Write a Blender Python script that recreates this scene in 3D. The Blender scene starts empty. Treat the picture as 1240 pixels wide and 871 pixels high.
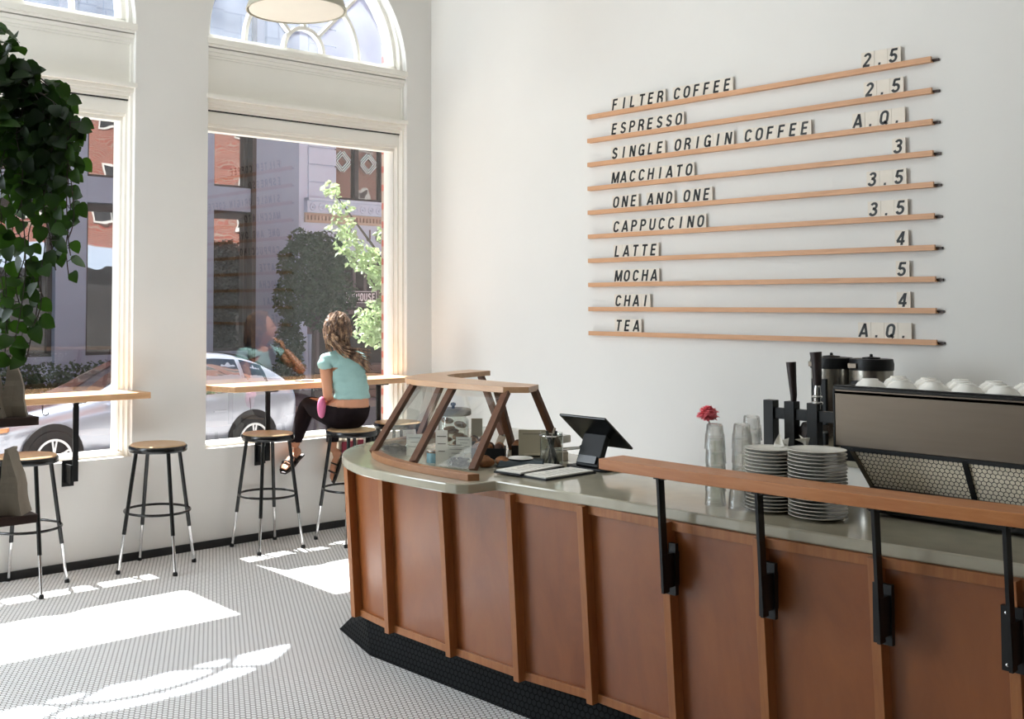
import bpy, bmesh, math, random
from mathutils import Vector, Matrix, noise
PI = math.pi
R = math.radians
S = bpy.context.scene
COL = S.collection
random.seed(7)

# ------------------------------------------------------------------ camera
cam_data = bpy.data.cameras.new('camera')
cam = bpy.data.objects.new('camera', cam_data)
COL.objects.link(cam)
cam.location = (-5.775, -6.584, 1.65)
cam.rotation_euler = (R(90 + 2.376), 0, R(50.254 - 90))
cam_data.sensor_width = 36
cam_data.lens = 1328.56 / 1240 * 36
cam_data.shift_x = (620 - 487.46) / 1240
cam_data.shift_y = -(435.5 - 312.33) / 1240
cam_data.clip_start = 0.05
cam_data.clip_end = 300
S.camera = cam

# ------------------------------------------------------------------ light
world = bpy.data.worlds.new('sky')
S.world = world
world.use_nodes = True
wn = world.node_tree.nodes
wl = world.node_tree.links
wn.clear()
sky = wn.new('ShaderNodeTexSky')
sky.sky_type = 'HOSEK_WILKIE'
sky.sun_direction = Vector((0.02, 0.6, 1.0)).normalized()
sky.turbidity = 3.0
sky.ground_albedo = 0.4
bg = wn.new('ShaderNodeBackground')
bg.inputs['Strength'].default_value = 2.4
wo = wn.new('ShaderNodeOutputWorld')
wl.new(sky.outputs[0], bg.inputs[0])
wl.new(bg.outputs[0], wo.inputs[0])

sun_data = bpy.data.lights.new('sun', 'SUN')
sun_data.energy = 24.0
sun_data.angle = R(0.6)
sun_data.color = (1.0, 0.985, 0.97)
sun = bpy.data.objects.new('sun', sun_data)
COL.objects.link(sun)
sun.location = (0, 10, 20)
sun.rotation_euler = Vector((-0.02, -0.6, -1.0)).to_track_quat('-Z', 'Y').to_euler()


def area(name, loc, target, sx, sy, power, color):
    d = bpy.data.lights.new(name, 'AREA')
    d.shape = 'RECTANGLE'
    d.size = sx
    d.size_y = sy
    d.energy = power
    d.color = color
    o = bpy.data.objects.new(name, d)
    COL.objects.link(o)
    o.location = loc
    o.rotation_euler = (Vector(target) - Vector(loc)).to_track_quat('-Z', 'Y').to_euler()
    return o


# added fill lamps: two inside unseen windows further along, one under the ceiling
area('third_window_fill', (-5.77, -0.06, 2.5), (-2.0, -1.9, 0.8), 1.7, 3.2, 125, (0.84, 0.93, 1.0))
area('fourth_window_fill', (-8.08, -0.06, 2.5), (-6.0, -4.0, 1.4), 1.7, 3.2, 135, (0.84, 0.93, 1.0))
area('ceiling_fill', (-3.8, -3.4, 5.1), (-2.6, -0.4, 0.8), 4.2, 1.8, 50, (0.92, 0.97, 1.0))

S.view_settings.view_transform = 'Standard'
S.view_settings.look = 'None'
S.view_settings.gamma = 1.0
S.view_settings.use_curve_mapping = False
S.view_settings.exposure = 0.30
S.cycles.max_bounces = 14
S.cycles.diffuse_bounces = 5
S.cycles.transmission_bounces = 14
S.cycles.transparent_max_bounces = 24
S.cycles.sample_clamp_indirect = 6.0
S.cycles.caustics_reflective = False
S.cycles.caustics_refractive = False


# ------------------------------------------------------------------ materials
def col(h):
    h = h.lstrip('#')
    c = [int(h[i:i + 2], 16) / 255 for i in (0, 2, 4)]
    return tuple(x / 12.92 if x <= 0.04045 else ((x + 0.055) / 1.055) ** 2.4 for x in c) + (1.0,)


def scale_col(c, k):
    return (min(1, c[0] * k), min(1, c[1] * k), min(1, c[2] * k), 1)


class NT:
    def __init__(self, name):
        self.m = bpy.data.materials.new(name)
        self.m.use_nodes = True
        self.t = self.m.node_tree
        self.t.nodes.clear()
        self.out = self.n('ShaderNodeOutputMaterial')

    def n(self, kind, **kw):
        x = self.t.nodes.new(kind)
        for k, v in kw.items():
            setattr(x, k, v)
        return x

    def l(self, a, b):
        self.t.links.new(a, b)

    def math(self, op, a, b=None, c=None):
        x = self.n('ShaderNodeMath', operation=op)
        for i, v in enumerate((a, b, c)):
            if v is None:
                continue
            if isinstance(v, (int, float)):
                x.inputs[i].default_value = v
            else:
                self.l(v, x.inputs[i])
        return x.outputs[0]

    def vmath(self, op, a, b=None):
        x = self.n('ShaderNodeVectorMath', operation=op)
        for i, v in enumerate((a, b)):
            if v is None:
                continue
            if isinstance(v, tuple):
                x.inputs[i].default_value = v
            else:
                self.l(v, x.inputs[i])
        return x

    def ramp(self, fac, stops):
        x = self.n('ShaderNodeValToRGB')
        el = x.color_ramp.elements
        while len(el) > 1:
            el.remove(el[-1])
        el[0].position, el[0].color = stops[0]
        for p, c in stops[1:]:
            e = el.new(p)
            e.color = c
        self.l(fac, x.inputs[0])
        return x.outputs[0]

    def coord(self, which='Object', scale=(1, 1, 1), rot=(0, 0, 0)):
        tc = self.n('ShaderNodeTexCoord')
        mp = self.n('ShaderNodeMapping')
        mp.inputs['Scale'].default_value = scale
        mp.inputs['Rotation'].default_value = rot
        self.l(tc.outputs[which], mp.inputs[0])
        return mp.outputs[0]


def mat(name, color, rough=0.6, metal=0.0, vary=0.06, nscale=6.0, bump=0.0, bscale=60.0, coat=0.0,
        stretch=(1, 1, 1), sheen=0.0, sss=0.0, trans=0.0, spec=0.5, alpha=None):
    """a plain surface whose colour drifts a little with procedural noise"""
    n = NT(name)
    c = col(color) if isinstance(color, str) else color
    b = n.n('ShaderNodeBsdfPrincipled')
    v = n.coord('Object', stretch)
    nz = n.n('ShaderNodeTexNoise')
    nz.inputs['Scale'].default_value = nscale
    nz.inputs['Detail'].default_value = 5
    n.l(v, nz.inputs['Vector'])
    cr = n.ramp(nz.outputs[0], [(0.25, scale_col(c, 1 - vary)), (0.75, scale_col(c, 1 + vary))])
    n.l(cr, b.inputs['Base Color'])
    b.inputs['Roughness'].default_value = rough
    b.inputs['Metallic'].default_value = metal
    b.inputs['Coat Weight'].default_value = coat
    b.inputs['Specular IOR Level'].default_value = spec
    b.inputs['Sheen Weight'].default_value = sheen
    if sss:
        b.inputs['Subsurface Weight'].default_value = sss
        b.inputs['Subsurface Radius'].default_value = (0.02, 0.008, 0.004)
    if trans:
        b.inputs['Transmission Weight'].default_value = trans
    if bump:
        n2 = n.n('ShaderNodeTexNoise')
        n2.inputs['Scale'].default_value = bscale
        n2.inputs['Detail'].default_value = 4
        n.l(v, n2.inputs['Vector'])
        bp = n.n('ShaderNodeBump')
        bp.inputs['Strength'].default_value = bump
        bp.inputs['Distance'].default_value = 0.01
        n.l(n2.outputs[0], bp.inputs['Height'])
        n.l(bp.outputs[0], b.inputs['Normal'])
    n.l(b.outputs[0], n.out.inputs[0])
    return n.m


def wood(name, c1, c2, grain=(1, 12, 12), rough=0.45, scale=3.0, coat=0.0):
    n = NT(name)
    b = n.n('ShaderNodeBsdfPrincipled')
    v = n.coord('Object', grain)
    nz = n.n('ShaderNodeTexNoise')
    nz.inputs['Scale'].default_value = scale
    nz.inputs['Detail'].default_value = 8
    nz.inputs['Roughness'].default_value = 0.65
    nz.inputs['Distortion'].default_value = 0.6
    n.l(v, nz.inputs['Vector'])
    v2 = n.coord('Object', (1, 1, 1))
    nb = n.n('ShaderNodeTexNoise')
    nb.inputs['Scale'].default_value = 2.2
    nb.inputs['Detail'].default_value = 3
    n.l(v2, nb.inputs['Vector'])
    f = n.math('ADD', n.math('MULTIPLY', nz.outputs[0], 0.7), n.math('MULTIPLY', nb.outputs[0], 0.3))
    a1 = col(c1)
    a2 = col(c2)
    mid = tuple((p + q) / 2 for p, q in zip(a1, a2))
    cr = n.ramp(f, [(0.3, a1), (0.5, mid), (0.7, a2)])
    n.l(cr, b.inputs['Base Color'])
    b.inputs['Roughness'].default_value = rough
    b.inputs['Coat Weight'].default_value = coat
    b.inputs['Coat Roughness'].default_value = 0.25
    bp = n.n('ShaderNodeBump')
    bp.inputs['Strength'].default_value = 0.12
    bp.inputs['Distance'].default_value = 0.004
    n.l(nz.outputs[0], bp.inputs['Height'])
    n.l(bp.outputs[0], b.inputs['Normal'])
    n.l(b.outputs[0], n.out.inputs[0])
    return n.m


def thin_glass(name, tint=(1, 1, 1, 1), reflect=1.0, milk=0.0, rough=0.0):
    """a pane: see-through, with mirror reflections that grow at grazing angles"""
    n = NT(name)
    tr = n.n('ShaderNodeBsdfTransparent')
    tr.inputs[0].default_value = tint
    gl = n.n('ShaderNodeBsdfGlossy')
    gl.inputs['Roughness'].default_value = rough
    fr = n.n('ShaderNodeFresnel')
    fr.inputs['IOR'].default_value = 1.5
    nz = n.n('ShaderNodeTexNoise')
    nz.inputs['Scale'].default_value = 2.0
    n.l(n.coord('Object'), nz.inputs['Vector'])
    wob = n.math('ADD', n.math('MULTIPLY', nz.outputs[0], 0.1), 0.95)
    geo = n.n('ShaderNodeNewGeometry')
    front = n.math('SUBTRACT', 1.0, geo.outputs['Backfacing'])
    f = n.math('MINIMUM', n.math('MULTIPLY', n.math('MULTIPLY', n.math('MULTIPLY', fr.outputs[0], reflect), wob), front), 1.0)
    mx = n.n('ShaderNodeMixShader')
    n.l(f, mx.inputs[0])
    n.l(gl.outputs[0], mx.inputs[2])
    if milk:
        tl = n.n('ShaderNodeBsdfTranslucent')
        tl.inputs[0].default_value = (0.86, 0.92, 1.0, 1)
        m2 = n.n('ShaderNodeMixShader')
        nm = n.n('ShaderNodeTexNoise')
        nm.inputs['Scale'].default_value = 5.0
        nm.inputs['Detail'].default_value = 6
        n.l(n.coord('Object'), nm.inputs['Vector'])
        n.l(n.math('MULTIPLY', nm.outputs[0], 2 * milk), m2.inputs[0])
        n.l(tr.outputs[0], m2.inputs[1])
        n.l(tl.outputs[0], m2.inputs[2])
        n.l(m2.outputs[0], mx.inputs[1])
    else:
        n.l(tr.outputs[0], mx.inputs[1])
    n.l(mx.outputs[0], n.out.inputs[0])
    return n.m


def hex_nodes(n, v2, grout):
    """returns 1 inside a hexagonal tile and 0 in the joint"""
    r = (1.0, 1.7320508, 1.0)
    h = (0.5, 0.8660254, 0.5)
    a = n.vmath('SUBTRACT', n.vmath('MODULO', v2, r).outputs[0], h).outputs[0]
    b = n.vmath('SUBTRACT', n.vmath('MODULO', n.vmath('ADD', v2, h).outputs[0], r).outputs[0], h).outputs[0]
    flat = (1, 1, 0)
    a = n.vmath('MULTIPLY', a, flat).outputs[0]
    b = n.vmath('MULTIPLY', b, flat).outputs[0]
    la = n.vmath('LENGTH', a).outputs['Value']
    lb = n.vmath('LENGTH', b).outputs['Value']
    sel = n.math('LESS_THAN', la, lb)
    mx = n.n('ShaderNodeMix', data_type='VECTOR')
    n.l(sel, mx.inputs[0])
    n.l(b, mx.inputs[4])
    n.l(a, mx.inputs[5])
    g = n.vmath('ABSOLUTE', mx.outputs[1]).outputs[0]
    d = n.vmath('DOT_PRODUCT', g, (0.5, 0.8660254, 0)).outputs['Value']
    sp = n.n('ShaderNodeSeparateXYZ')
    n.l(g, sp.inputs[0])
    hd = n.math('MAXIMUM', d, sp.outputs[0])
    mr = n.n('ShaderNodeMapRange')
    mr.inputs['From Min'].default_value = 0.5 - grout
    mr.inputs['From Max'].default_value = 0.5 - grout * 1.7
    n.l(hd, mr.inputs[0])
    return mr.outputs[0]


def hex_tile(name, tile, joint, pitch, grout=0.06, axes='xy', rough=0.35, vary=0.05, joint_rough=0.9, spec=0.5):
    n = NT(name)
    tc = n.n('ShaderNodeTexCoord')
    sp = n.n('ShaderNodeSeparateXYZ')
    n.l(tc.outputs['Object'], sp.inputs[0])
    cb = n.n('ShaderNodeCombineXYZ')
    idx = {'x': 0, 'y': 1, 'z': 2}
    for k in (0, 1):
        n.l(n.math('ADD', n.math('DIVIDE', sp.outputs[idx[axes[k]]], pitch), 1732.0508 if k else 1000.0), cb.inputs[k])
    f = hex_nodes(n, cb.outputs[0], grout)
    nz = n.n('ShaderNodeTexNoise')
    nz.inputs['Scale'].default_value = 40
    n.l(tc.outputs['Object'], nz.inputs['Vector'])
    t = col(tile)
    tcol = n.ramp(nz.outputs[0], [(0.3, scale_col(t, 1 - vary)), (0.7, scale_col(t, 1 + vary))])
    mx = n.n('ShaderNodeMix', data_type='RGBA')
    n.l(f, mx.inputs[0])
    mx.inputs[6].default_value = col(joint)
    n.l(tcol, mx.inputs[7])
    b = n.n('ShaderNodeBsdfPrincipled')
    b.inputs['Specular IOR Level'].default_value = spec
    n.l(mx.outputs[2], b.inputs['Base Color'])
    n.l(n.math('ADD', n.math('MULTIPLY', f, rough - joint_rough), joint_rough), b.inputs['Roughness'])
    bp = n.n('ShaderNodeBump')
    bp.inputs['Strength'].default_value = 0.3
    bp.inputs['Distance'].default_value = 0.001
    n.l(f, bp.inputs['Height'])
    n.l(bp.outputs[0], b.inputs['Normal'])
    n.l(b.outputs[0], n.out.inputs[0])
    return n.m


def brick_mat(name, c1, c2, mortar, bw=0.22, bh=0.075, axes='xz', msize=0.012, rough=0.85, squash=1.0):
    n = NT(name)
    tc = n.n('ShaderNodeTexCoord')
    sp = n.n('ShaderNodeSeparateXYZ')
    n.l(tc.outputs['Object'], sp.inputs[0])
    cb = n.n('ShaderNodeCombineXYZ')
    idx = {'x': 0, 'y': 1, 'z': 2}
    n.l(sp.outputs[idx[axes[0]]], cb.inputs[0])
    n.l(sp.outputs[idx[axes[1]]], cb.inputs[1])
    br = n.n('ShaderNodeTexBrick')
    br.inputs['Color1'].default_value = col(c1)
    br.inputs['Color2'].default_value = col(c2)
    br.inputs['Mortar'].default_value = col(mortar)
    br.inputs['Scale'].default_value = 1.0
    br.inputs['Mortar Size'].default_value = msize
    br.inputs['Brick Width'].default_value = bw
    br.inputs['Row Height'].default_value = bh
    n.l(cb.outputs[0], br.inputs['Vector'])
    b = n.n('ShaderNodeBsdfPrincipled')
    b.inputs['Roughness'].default_value = rough
    n.l(br.outputs[0], b.inputs['Base Color'])
    n.l(b.outputs[0], n.out.inputs[0])
    return n.m


M = {}
M['wall'] = mat('white_plaster', '#e4e2de', 0.85, vary=0.015, nscale=3, bump=0.05, bscale=300)
M['wall_menu'] = mat('menu_wall_plaster', '#e2e0dc', 0.8, vary=0.015, nscale=2, bump=0.05, bscale=300)
M['ceil'] = mat('ceiling_plaster', '#dcd8cf', 0.9, vary=0.02)
M['darkwall'] = mat('room_wall_paint', '#8f8a80', 0.9, vary=0.05)
M['trim'] = mat('white_gloss_paint', '#efece4', 0.4, vary=0.015)
M['floor'] = hex_tile('hex_mosaic_floor', '#ebeaea', '#736f6b', 0.0254, 0.06, 'xy', 0.3)
M['black_tile'] = hex_tile('black_plinth_tile', '#0c0e10', '#060707', 0.0254, 0.07, 'yz', 0.5, spec=0.12)
M['ledge'] = wood('maple_ledge', '#b58a63', '#d6ad85', (1.2, 14, 14), 0.38, 3.0, 0.1)
M['rail'] = wood('oak_rail', '#a3602f', '#bd7f4c', (14, 1.2, 14), 0.4, 3.0, 0.1)
M['slat'] = wood('oak_slat', '#bd8b63', '#dba981', (14, 1.0, 14), 0.5, 3.0)
M['panel'] = wood('birch_panel', '#733b1a', '#97592b', (2.2, 2.2, 0.9), 0.33, 2.2, 0.35)
M['batten'] = wood('birch_batten', '#864d27', '#a66c3c', (14, 14, 1), 0.4, 3.0)
M['core'] = wood('plywood_core', '#3a2417', '#4b3020', (3, 3, 1), 0.7)
M['case_wood'] = wood('walnut_strut', '#4a2c1b', '#6d452c', (9, 9, 2), 0.4, 3.0)
M['base_wood'] = wood('oak_base_board', '#8f6040', '#ab7b55', (4, 4, 12), 0.42, 3.0)
M['case_top'] = wood('maple_case_top', '#b98d68', '#d3ac88', (10, 1.4, 10), 0.35, 3.0, 0.1)
M['seat_wood'] = wood('birch_seat', '#a88763', '#c9aa85', (2, 9, 2), 0.4, 3.0, 0.1)
M['dark_wood'] = wood('dark_stained_shelf', '#2a1b16', '#3f2a22', (1.5, 12, 12), 0.5)
M['handle_wood'] = wood('wenge_handle', '#1d1212', '#2d1c1b', (6, 6, 1), 0.4)
M['concrete'] = mat('polished_concrete_top', '#a8a28f', 0.09, vary=0.06, nscale=14, spec=0.9)
M['black'] = mat('black_powder_coat', '#0b0c0d', 0.45, vary=0.1, spec=0.35)
M['black_gloss'] = mat('black_gloss', '#08090a', 0.25, vary=0.1)
M['black_plastic'] = mat('black_plastic', '#111214', 0.5, vary=0.08, spec=0.35)
M['rubber'] = mat('black_rubber', '#101011', 0.8, vary=0.1)
M['chrome'] = mat('chrome', '#d8d8d8', 0.12, 1.0, vary=0.03)
M['steel'] = mat('brushed_steel', '#6f655a', 0.40, 1.0, vary=0.04, nscale=4, bump=0.03, bscale=90, stretch=(1, 1, 14))
M['urn_steel'] = mat('polished_urn_steel', '#a8a49c', 0.25, 1.0, vary=0.04)
M['ceramic'] = mat('white_ceramic', '#dcdad2', 0.22, vary=0.02)
M['cup'] = mat('white_cup_ceramic', '#eceae4', 0.25, vary=0.02)
M['paper'] = mat('white_paper', '#e9e6de', 0.85, vary=0.02)
M['kraft'] = mat('taupe_kraft_paper', '#948a7c', 0.8, vary=0.12, nscale=9, bump=0.3, bscale=25)
M['card'] = mat('beige_card', '#b9b09a', 0.8, vary=0.04)
M['letter'] = mat('black_vinyl', '#0c0c0c', 0.5, vary=0.05)
M['tile'] = mat('cream_letter_tile', '#e3dacd', 0.55, vary=0.03, nscale=20)
M['glass'] = thin_glass('window_glass', (0.98, 0.99, 0.99, 1), 2.9)
M['fan_glass'] = thin_glass('old_fanlight_glass', (0.9, 0.95, 1.0, 1), 1.6, milk=0.05)
M['case_glass'] = thin_glass('display_glass', (0.98, 0.99, 0.98, 1), 1.5)
M['cover_glass'] = thin_glass('jar_glass', (0.93, 0.95, 0.93, 1), 2.2)
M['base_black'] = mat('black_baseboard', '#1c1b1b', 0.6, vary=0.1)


def real_glass(name):
    n = NT(name)
    g = n.n('ShaderNodeBsdfGlass')
    g.inputs['IOR'].default_value = 1.45
    nz = n.n('ShaderNodeTexNoise')
    nz.inputs['Scale'].default_value = 30
    n.l(n.coord('Object'), nz.inputs['Vector'])
    cr = n.ramp(nz.outputs[0], [(0.3, (0.98, 0.99, 0.985, 1)), (0.7, (1, 1, 1, 1))])
    n.l(cr, g.inputs['Color'])
    tr = n.n('ShaderNodeBsdfTransparent')
    mx = n.n('ShaderNodeMixShader')
    mx.inputs[0].default_value = 0.35
    n.l(g.outputs[0], mx.inputs[1])
    n.l(tr.outputs[0], mx.inputs[2])
    n.l(mx.outputs[0], n.out.inputs[0])
    return n.m


M['tumbler'] = real_glass('tumbler_glass')


# ------------------------------------------------------------------ mesh helpers
class MB:
    def __init__(self):
        self.v = []
        self.f = []

    def add(self, vs, fs):
        k = len(self.v)
        self.v += [tuple(p) for p in vs]
        self.f += [tuple(i + k for i in f) for f in fs]
        return self

    def box(self, x0, y0, z0, x1, y1, z1):
        return self.add([(x0, y0, z0), (x1, y0, z0), (x1, y1, z0), (x0, y1, z0),
                         (x0, y0, z1), (x1, y0, z1), (x1, y1, z1), (x0, y1, z1)],
                        [(0, 3, 2, 1), (4, 5, 6, 7), (0, 1, 5, 4), (1, 2, 6, 5), (2, 3, 7, 6), (3, 0, 4, 7)])

    def bar(self, p0, p1, w, d, side=(1, 0, 0), w1=None, d1=None):
        """rectangular stick from p0 to p1; w along side, d across"""
        p0, p1 = Vector(p0), Vector(p1)
        a = (p1 - p0).normalized()
        s = Vector(side)
        s = (s - a * s.dot(a)).normalized()
        t = a.cross(s)
        w1 = w if w1 is None else w1
        d1 = d if d1 is None else d1
        vs = []
        for p, ww, dd in ((p0, w, d), (p1, w1, d1)):
            for i, j in ((-1, -1), (1, -1), (1, 1), (-1, 1)):
                vs.append(p + s * i * ww / 2 + t * j * dd / 2)
        return self.add(vs, [(0, 3, 2, 1), (4, 5, 6, 7), (0, 1, 5, 4), (1, 2, 6, 5), (2, 3, 7, 6), (3, 0, 4, 7)])

    def tube(self, pts, r, n=10, cap=True):
        pts = [Vector(p) for p in pts]
        rs = r if isinstance(r, (list, tuple)) else [r] * len(pts)
        up = None
        rings = []
        for i, p in enumerate(pts):
            if i == 0:
                d = pts[1] - pts[0]
            elif i == len(pts) - 1:
                d = pts[-1] - pts[-2]
            else:
                d = pts[i + 1] - pts[i - 1]
            d.normalize()
            if up is None:
                ref = Vector((0, 0, 1)) if abs(d.z) < 0.9 else Vector((1, 0, 0))
                up = (ref - d * ref.dot(d)).normalized()
            else:
                up = up - d * up.dot(d)
                up = up.normalized() if up.length > 1e-6 else d.orthogonal().normalized()
            s = d.cross(up)
            rings.append([p + (up * math.cos(2 * PI * k / n) + s * math.sin(2 * PI * k / n)) * rs[i] for k in range(n)])
        vs = [q for ring in rings for q in ring]
        fs = []
        for i in range(len(pts) - 1):
            for k in range(n):
                a, b = i * n + k, i * n + (k + 1) % n
                fs.append((a, b, b + n, a + n))
        if cap:
            fs.append(tuple(range(n))[::-1])
            fs.append(tuple((len(pts) - 1) * n + k for k in range(n)))
        return self.add(vs, fs)

    def ring(self, c, R_, r, n=40, m=8, tilt=None):
        vs, fs = [], []
        for i in range(n):
            a = 2 * PI * i / n
            for j in range(m):
                b = 2 * PI * j / m
                p = Vector(((R_ + r * math.cos(b)) * math.cos(a), (R_ + r * math.cos(b)) * math.sin(a), r * math.sin(b)))
                if tilt:
                    p = tilt @ p
                vs.append(p + Vector(c))
        for i in range(n):
            for j in range(m):
                a, b = i * m + j, i * m + (j + 1) % m
                c2, d2 = ((i + 1) % n) * m + (j + 1) % m, ((i + 1) % n) * m + j
                fs.append((a, d2, c2, b))
        return self.add(vs, fs)

    def lathe(self, prof, c=(0, 0, 0), n=28, mtx=None, closed=False):
        """prof: list of (radius, height)"""
        vs, fs = [], []
        c = Vector(c)
        L = len(prof)
        for i in range(n):
            a = 2 * PI * i / n
            for r, z in prof:
                p = Vector((r * math.cos(a), r * math.sin(a), z))
                if mtx:
                    p = mtx @ p
                vs.append(p + c)
        for i in range(n):
            k = (i + 1) % n
            for j in range(L if closed else L - 1):
                q = (j + 1) % L
                fs.append((i * L + j, k * L + j, k * L + q, i * L + q))
        if not closed:
            if prof[0][0] > 1e-5:
                fs.append(tuple(i * L for i in range(n))[::-1])
            if prof[-1][0] > 1e-5:
                fs.append(tuple(i * L + L - 1 for i in range(n)))
        return self.add(vs, fs)

    def prism(self, poly, z0, z1, poly2=None):
        n = len(poly)
        p2 = poly2 or poly
        vs = [(x, y, z0) for x, y in poly] + [(x, y, z1) for x, y in p2]
        fs = [tuple(range(n))[::-1], tuple(range(n, 2 * n))]
        for i in range(n):
            j = (i + 1) % n
            fs.append((i, j, j + n, i + n))
        return self.add(vs, fs)

    def extr(self, poly, o, u, w, d):
        """polygon given in the plane o + a*u + b*w, pushed along d"""
        o, u, w, d = Vector(o), Vector(u), Vector(w), Vector(d)
        n = len(poly)
        vs = [o + u * a + w * b for a, b in poly] + [o + u * a + w * b + d for a, b in poly]
        fs = [tuple(range(n))[::-1], tuple(range(n, 2 * n))]
        for i in range(n):
            j = (i + 1) % n
            fs.append((i, j, j + n, i + n))
        return self.add(vs, fs)

    def ball(self, c, rx, ry=None, rz=None, n=14, m=9, mtx=None):
        ry = rx if ry is None else ry
        rz = rx if rz is None else rz
        vs = []
        for j in range(m + 1):
            t = PI * j / m
            for i in range(n):
                a = 2 * PI * i / n
                p = Vector((rx * math.sin(t) * math.cos(a), ry * math.sin(t) * math.sin(a), rz * math.cos(t)))
                if mtx:
                    p = mtx @ p
                vs.append(p + Vector(c))
        fs = []
        for j in range(m):
            for i in range(n):
                k = (i + 1) % n
                fs.append((j * n + i, (j + 1) * n + i, (j + 1) * n + k, j * n + k))
        return self.add(vs, fs)

    def build(self, name, material, parent=None, origin=(0, 0, 0), smooth=False, bevel=0.0, subsurf=0, auto=True):
        me = bpy.data.meshes.new(name)
        o0 = Vector(origin)
        me.from_pydata([tuple(Vector(p) - o0) for p in self.v], [], self.f)
        bm = bmesh.new()
        bm.from_mesh(me)
        bmesh.ops.remove_doubles(bm, verts=bm.verts, dist=1e-6)
        bmesh.ops.recalc_face_normals(bm, faces=bm.faces)
        bm.to_mesh(me)
        bm.free()
        me.update()
        if smooth:
            for p in me.polygons:
                p.use_smooth = True
            if auto:
                me.set_sharp_from_angle(angle=R(40))
        if material:
            me.materials.append(material)
        ob = bpy.data.objects.new(name, me)
        COL.objects.link(ob)
        if parent:
            ob.parent = parent
        ob.location = o0
        if bevel:
            b = ob.modifiers.new('bevel', 'BEVEL')
            b.width = bevel
            b.segments = 2
            b.limit_method = 'ANGLE'
        if subsurf:
            s = ob.modifiers.new('sub', 'SUBSURF')
            s.levels = s.render_levels = subsurf
        return ob


def tag(o, label=None, cat=None, group=None, kind=None):
    if label:
        o['label'] = label
    if cat:
        o['category'] = cat
    if group:
        o['group'] = group
    if kind:
        o['kind'] = kind
    return o


def thing(name, loc, label, cat, group=None, rz=0.0):
    o = bpy.data.objects.new(name, None)
    o.empty_display_size = 0.1
    COL.objects.link(o)
    o.location = loc
    o.rotation_euler = (0, 0, rz)
    return tag(o, label, cat, group)


def struct(o, label=None, cat=None):
    return tag(o, label, cat, kind='structure')


def copy_tree(o, parent=None):
    c = o.copy()
    COL.objects.link(c)
    c.parent = parent
    for ch in [x for x in o.children]:
        copy_tree(ch, c)
    return c


GLYPH = {}


def arc(cx, cy, rx, ry, a0, a1, n=14):
    return [(cx + rx * math.cos(R(a0 + (a1 - a0) * k / n)), cy + ry * math.sin(R(a0 + (a1 - a0) * k / n))) for k in range(n + 1)]


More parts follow.
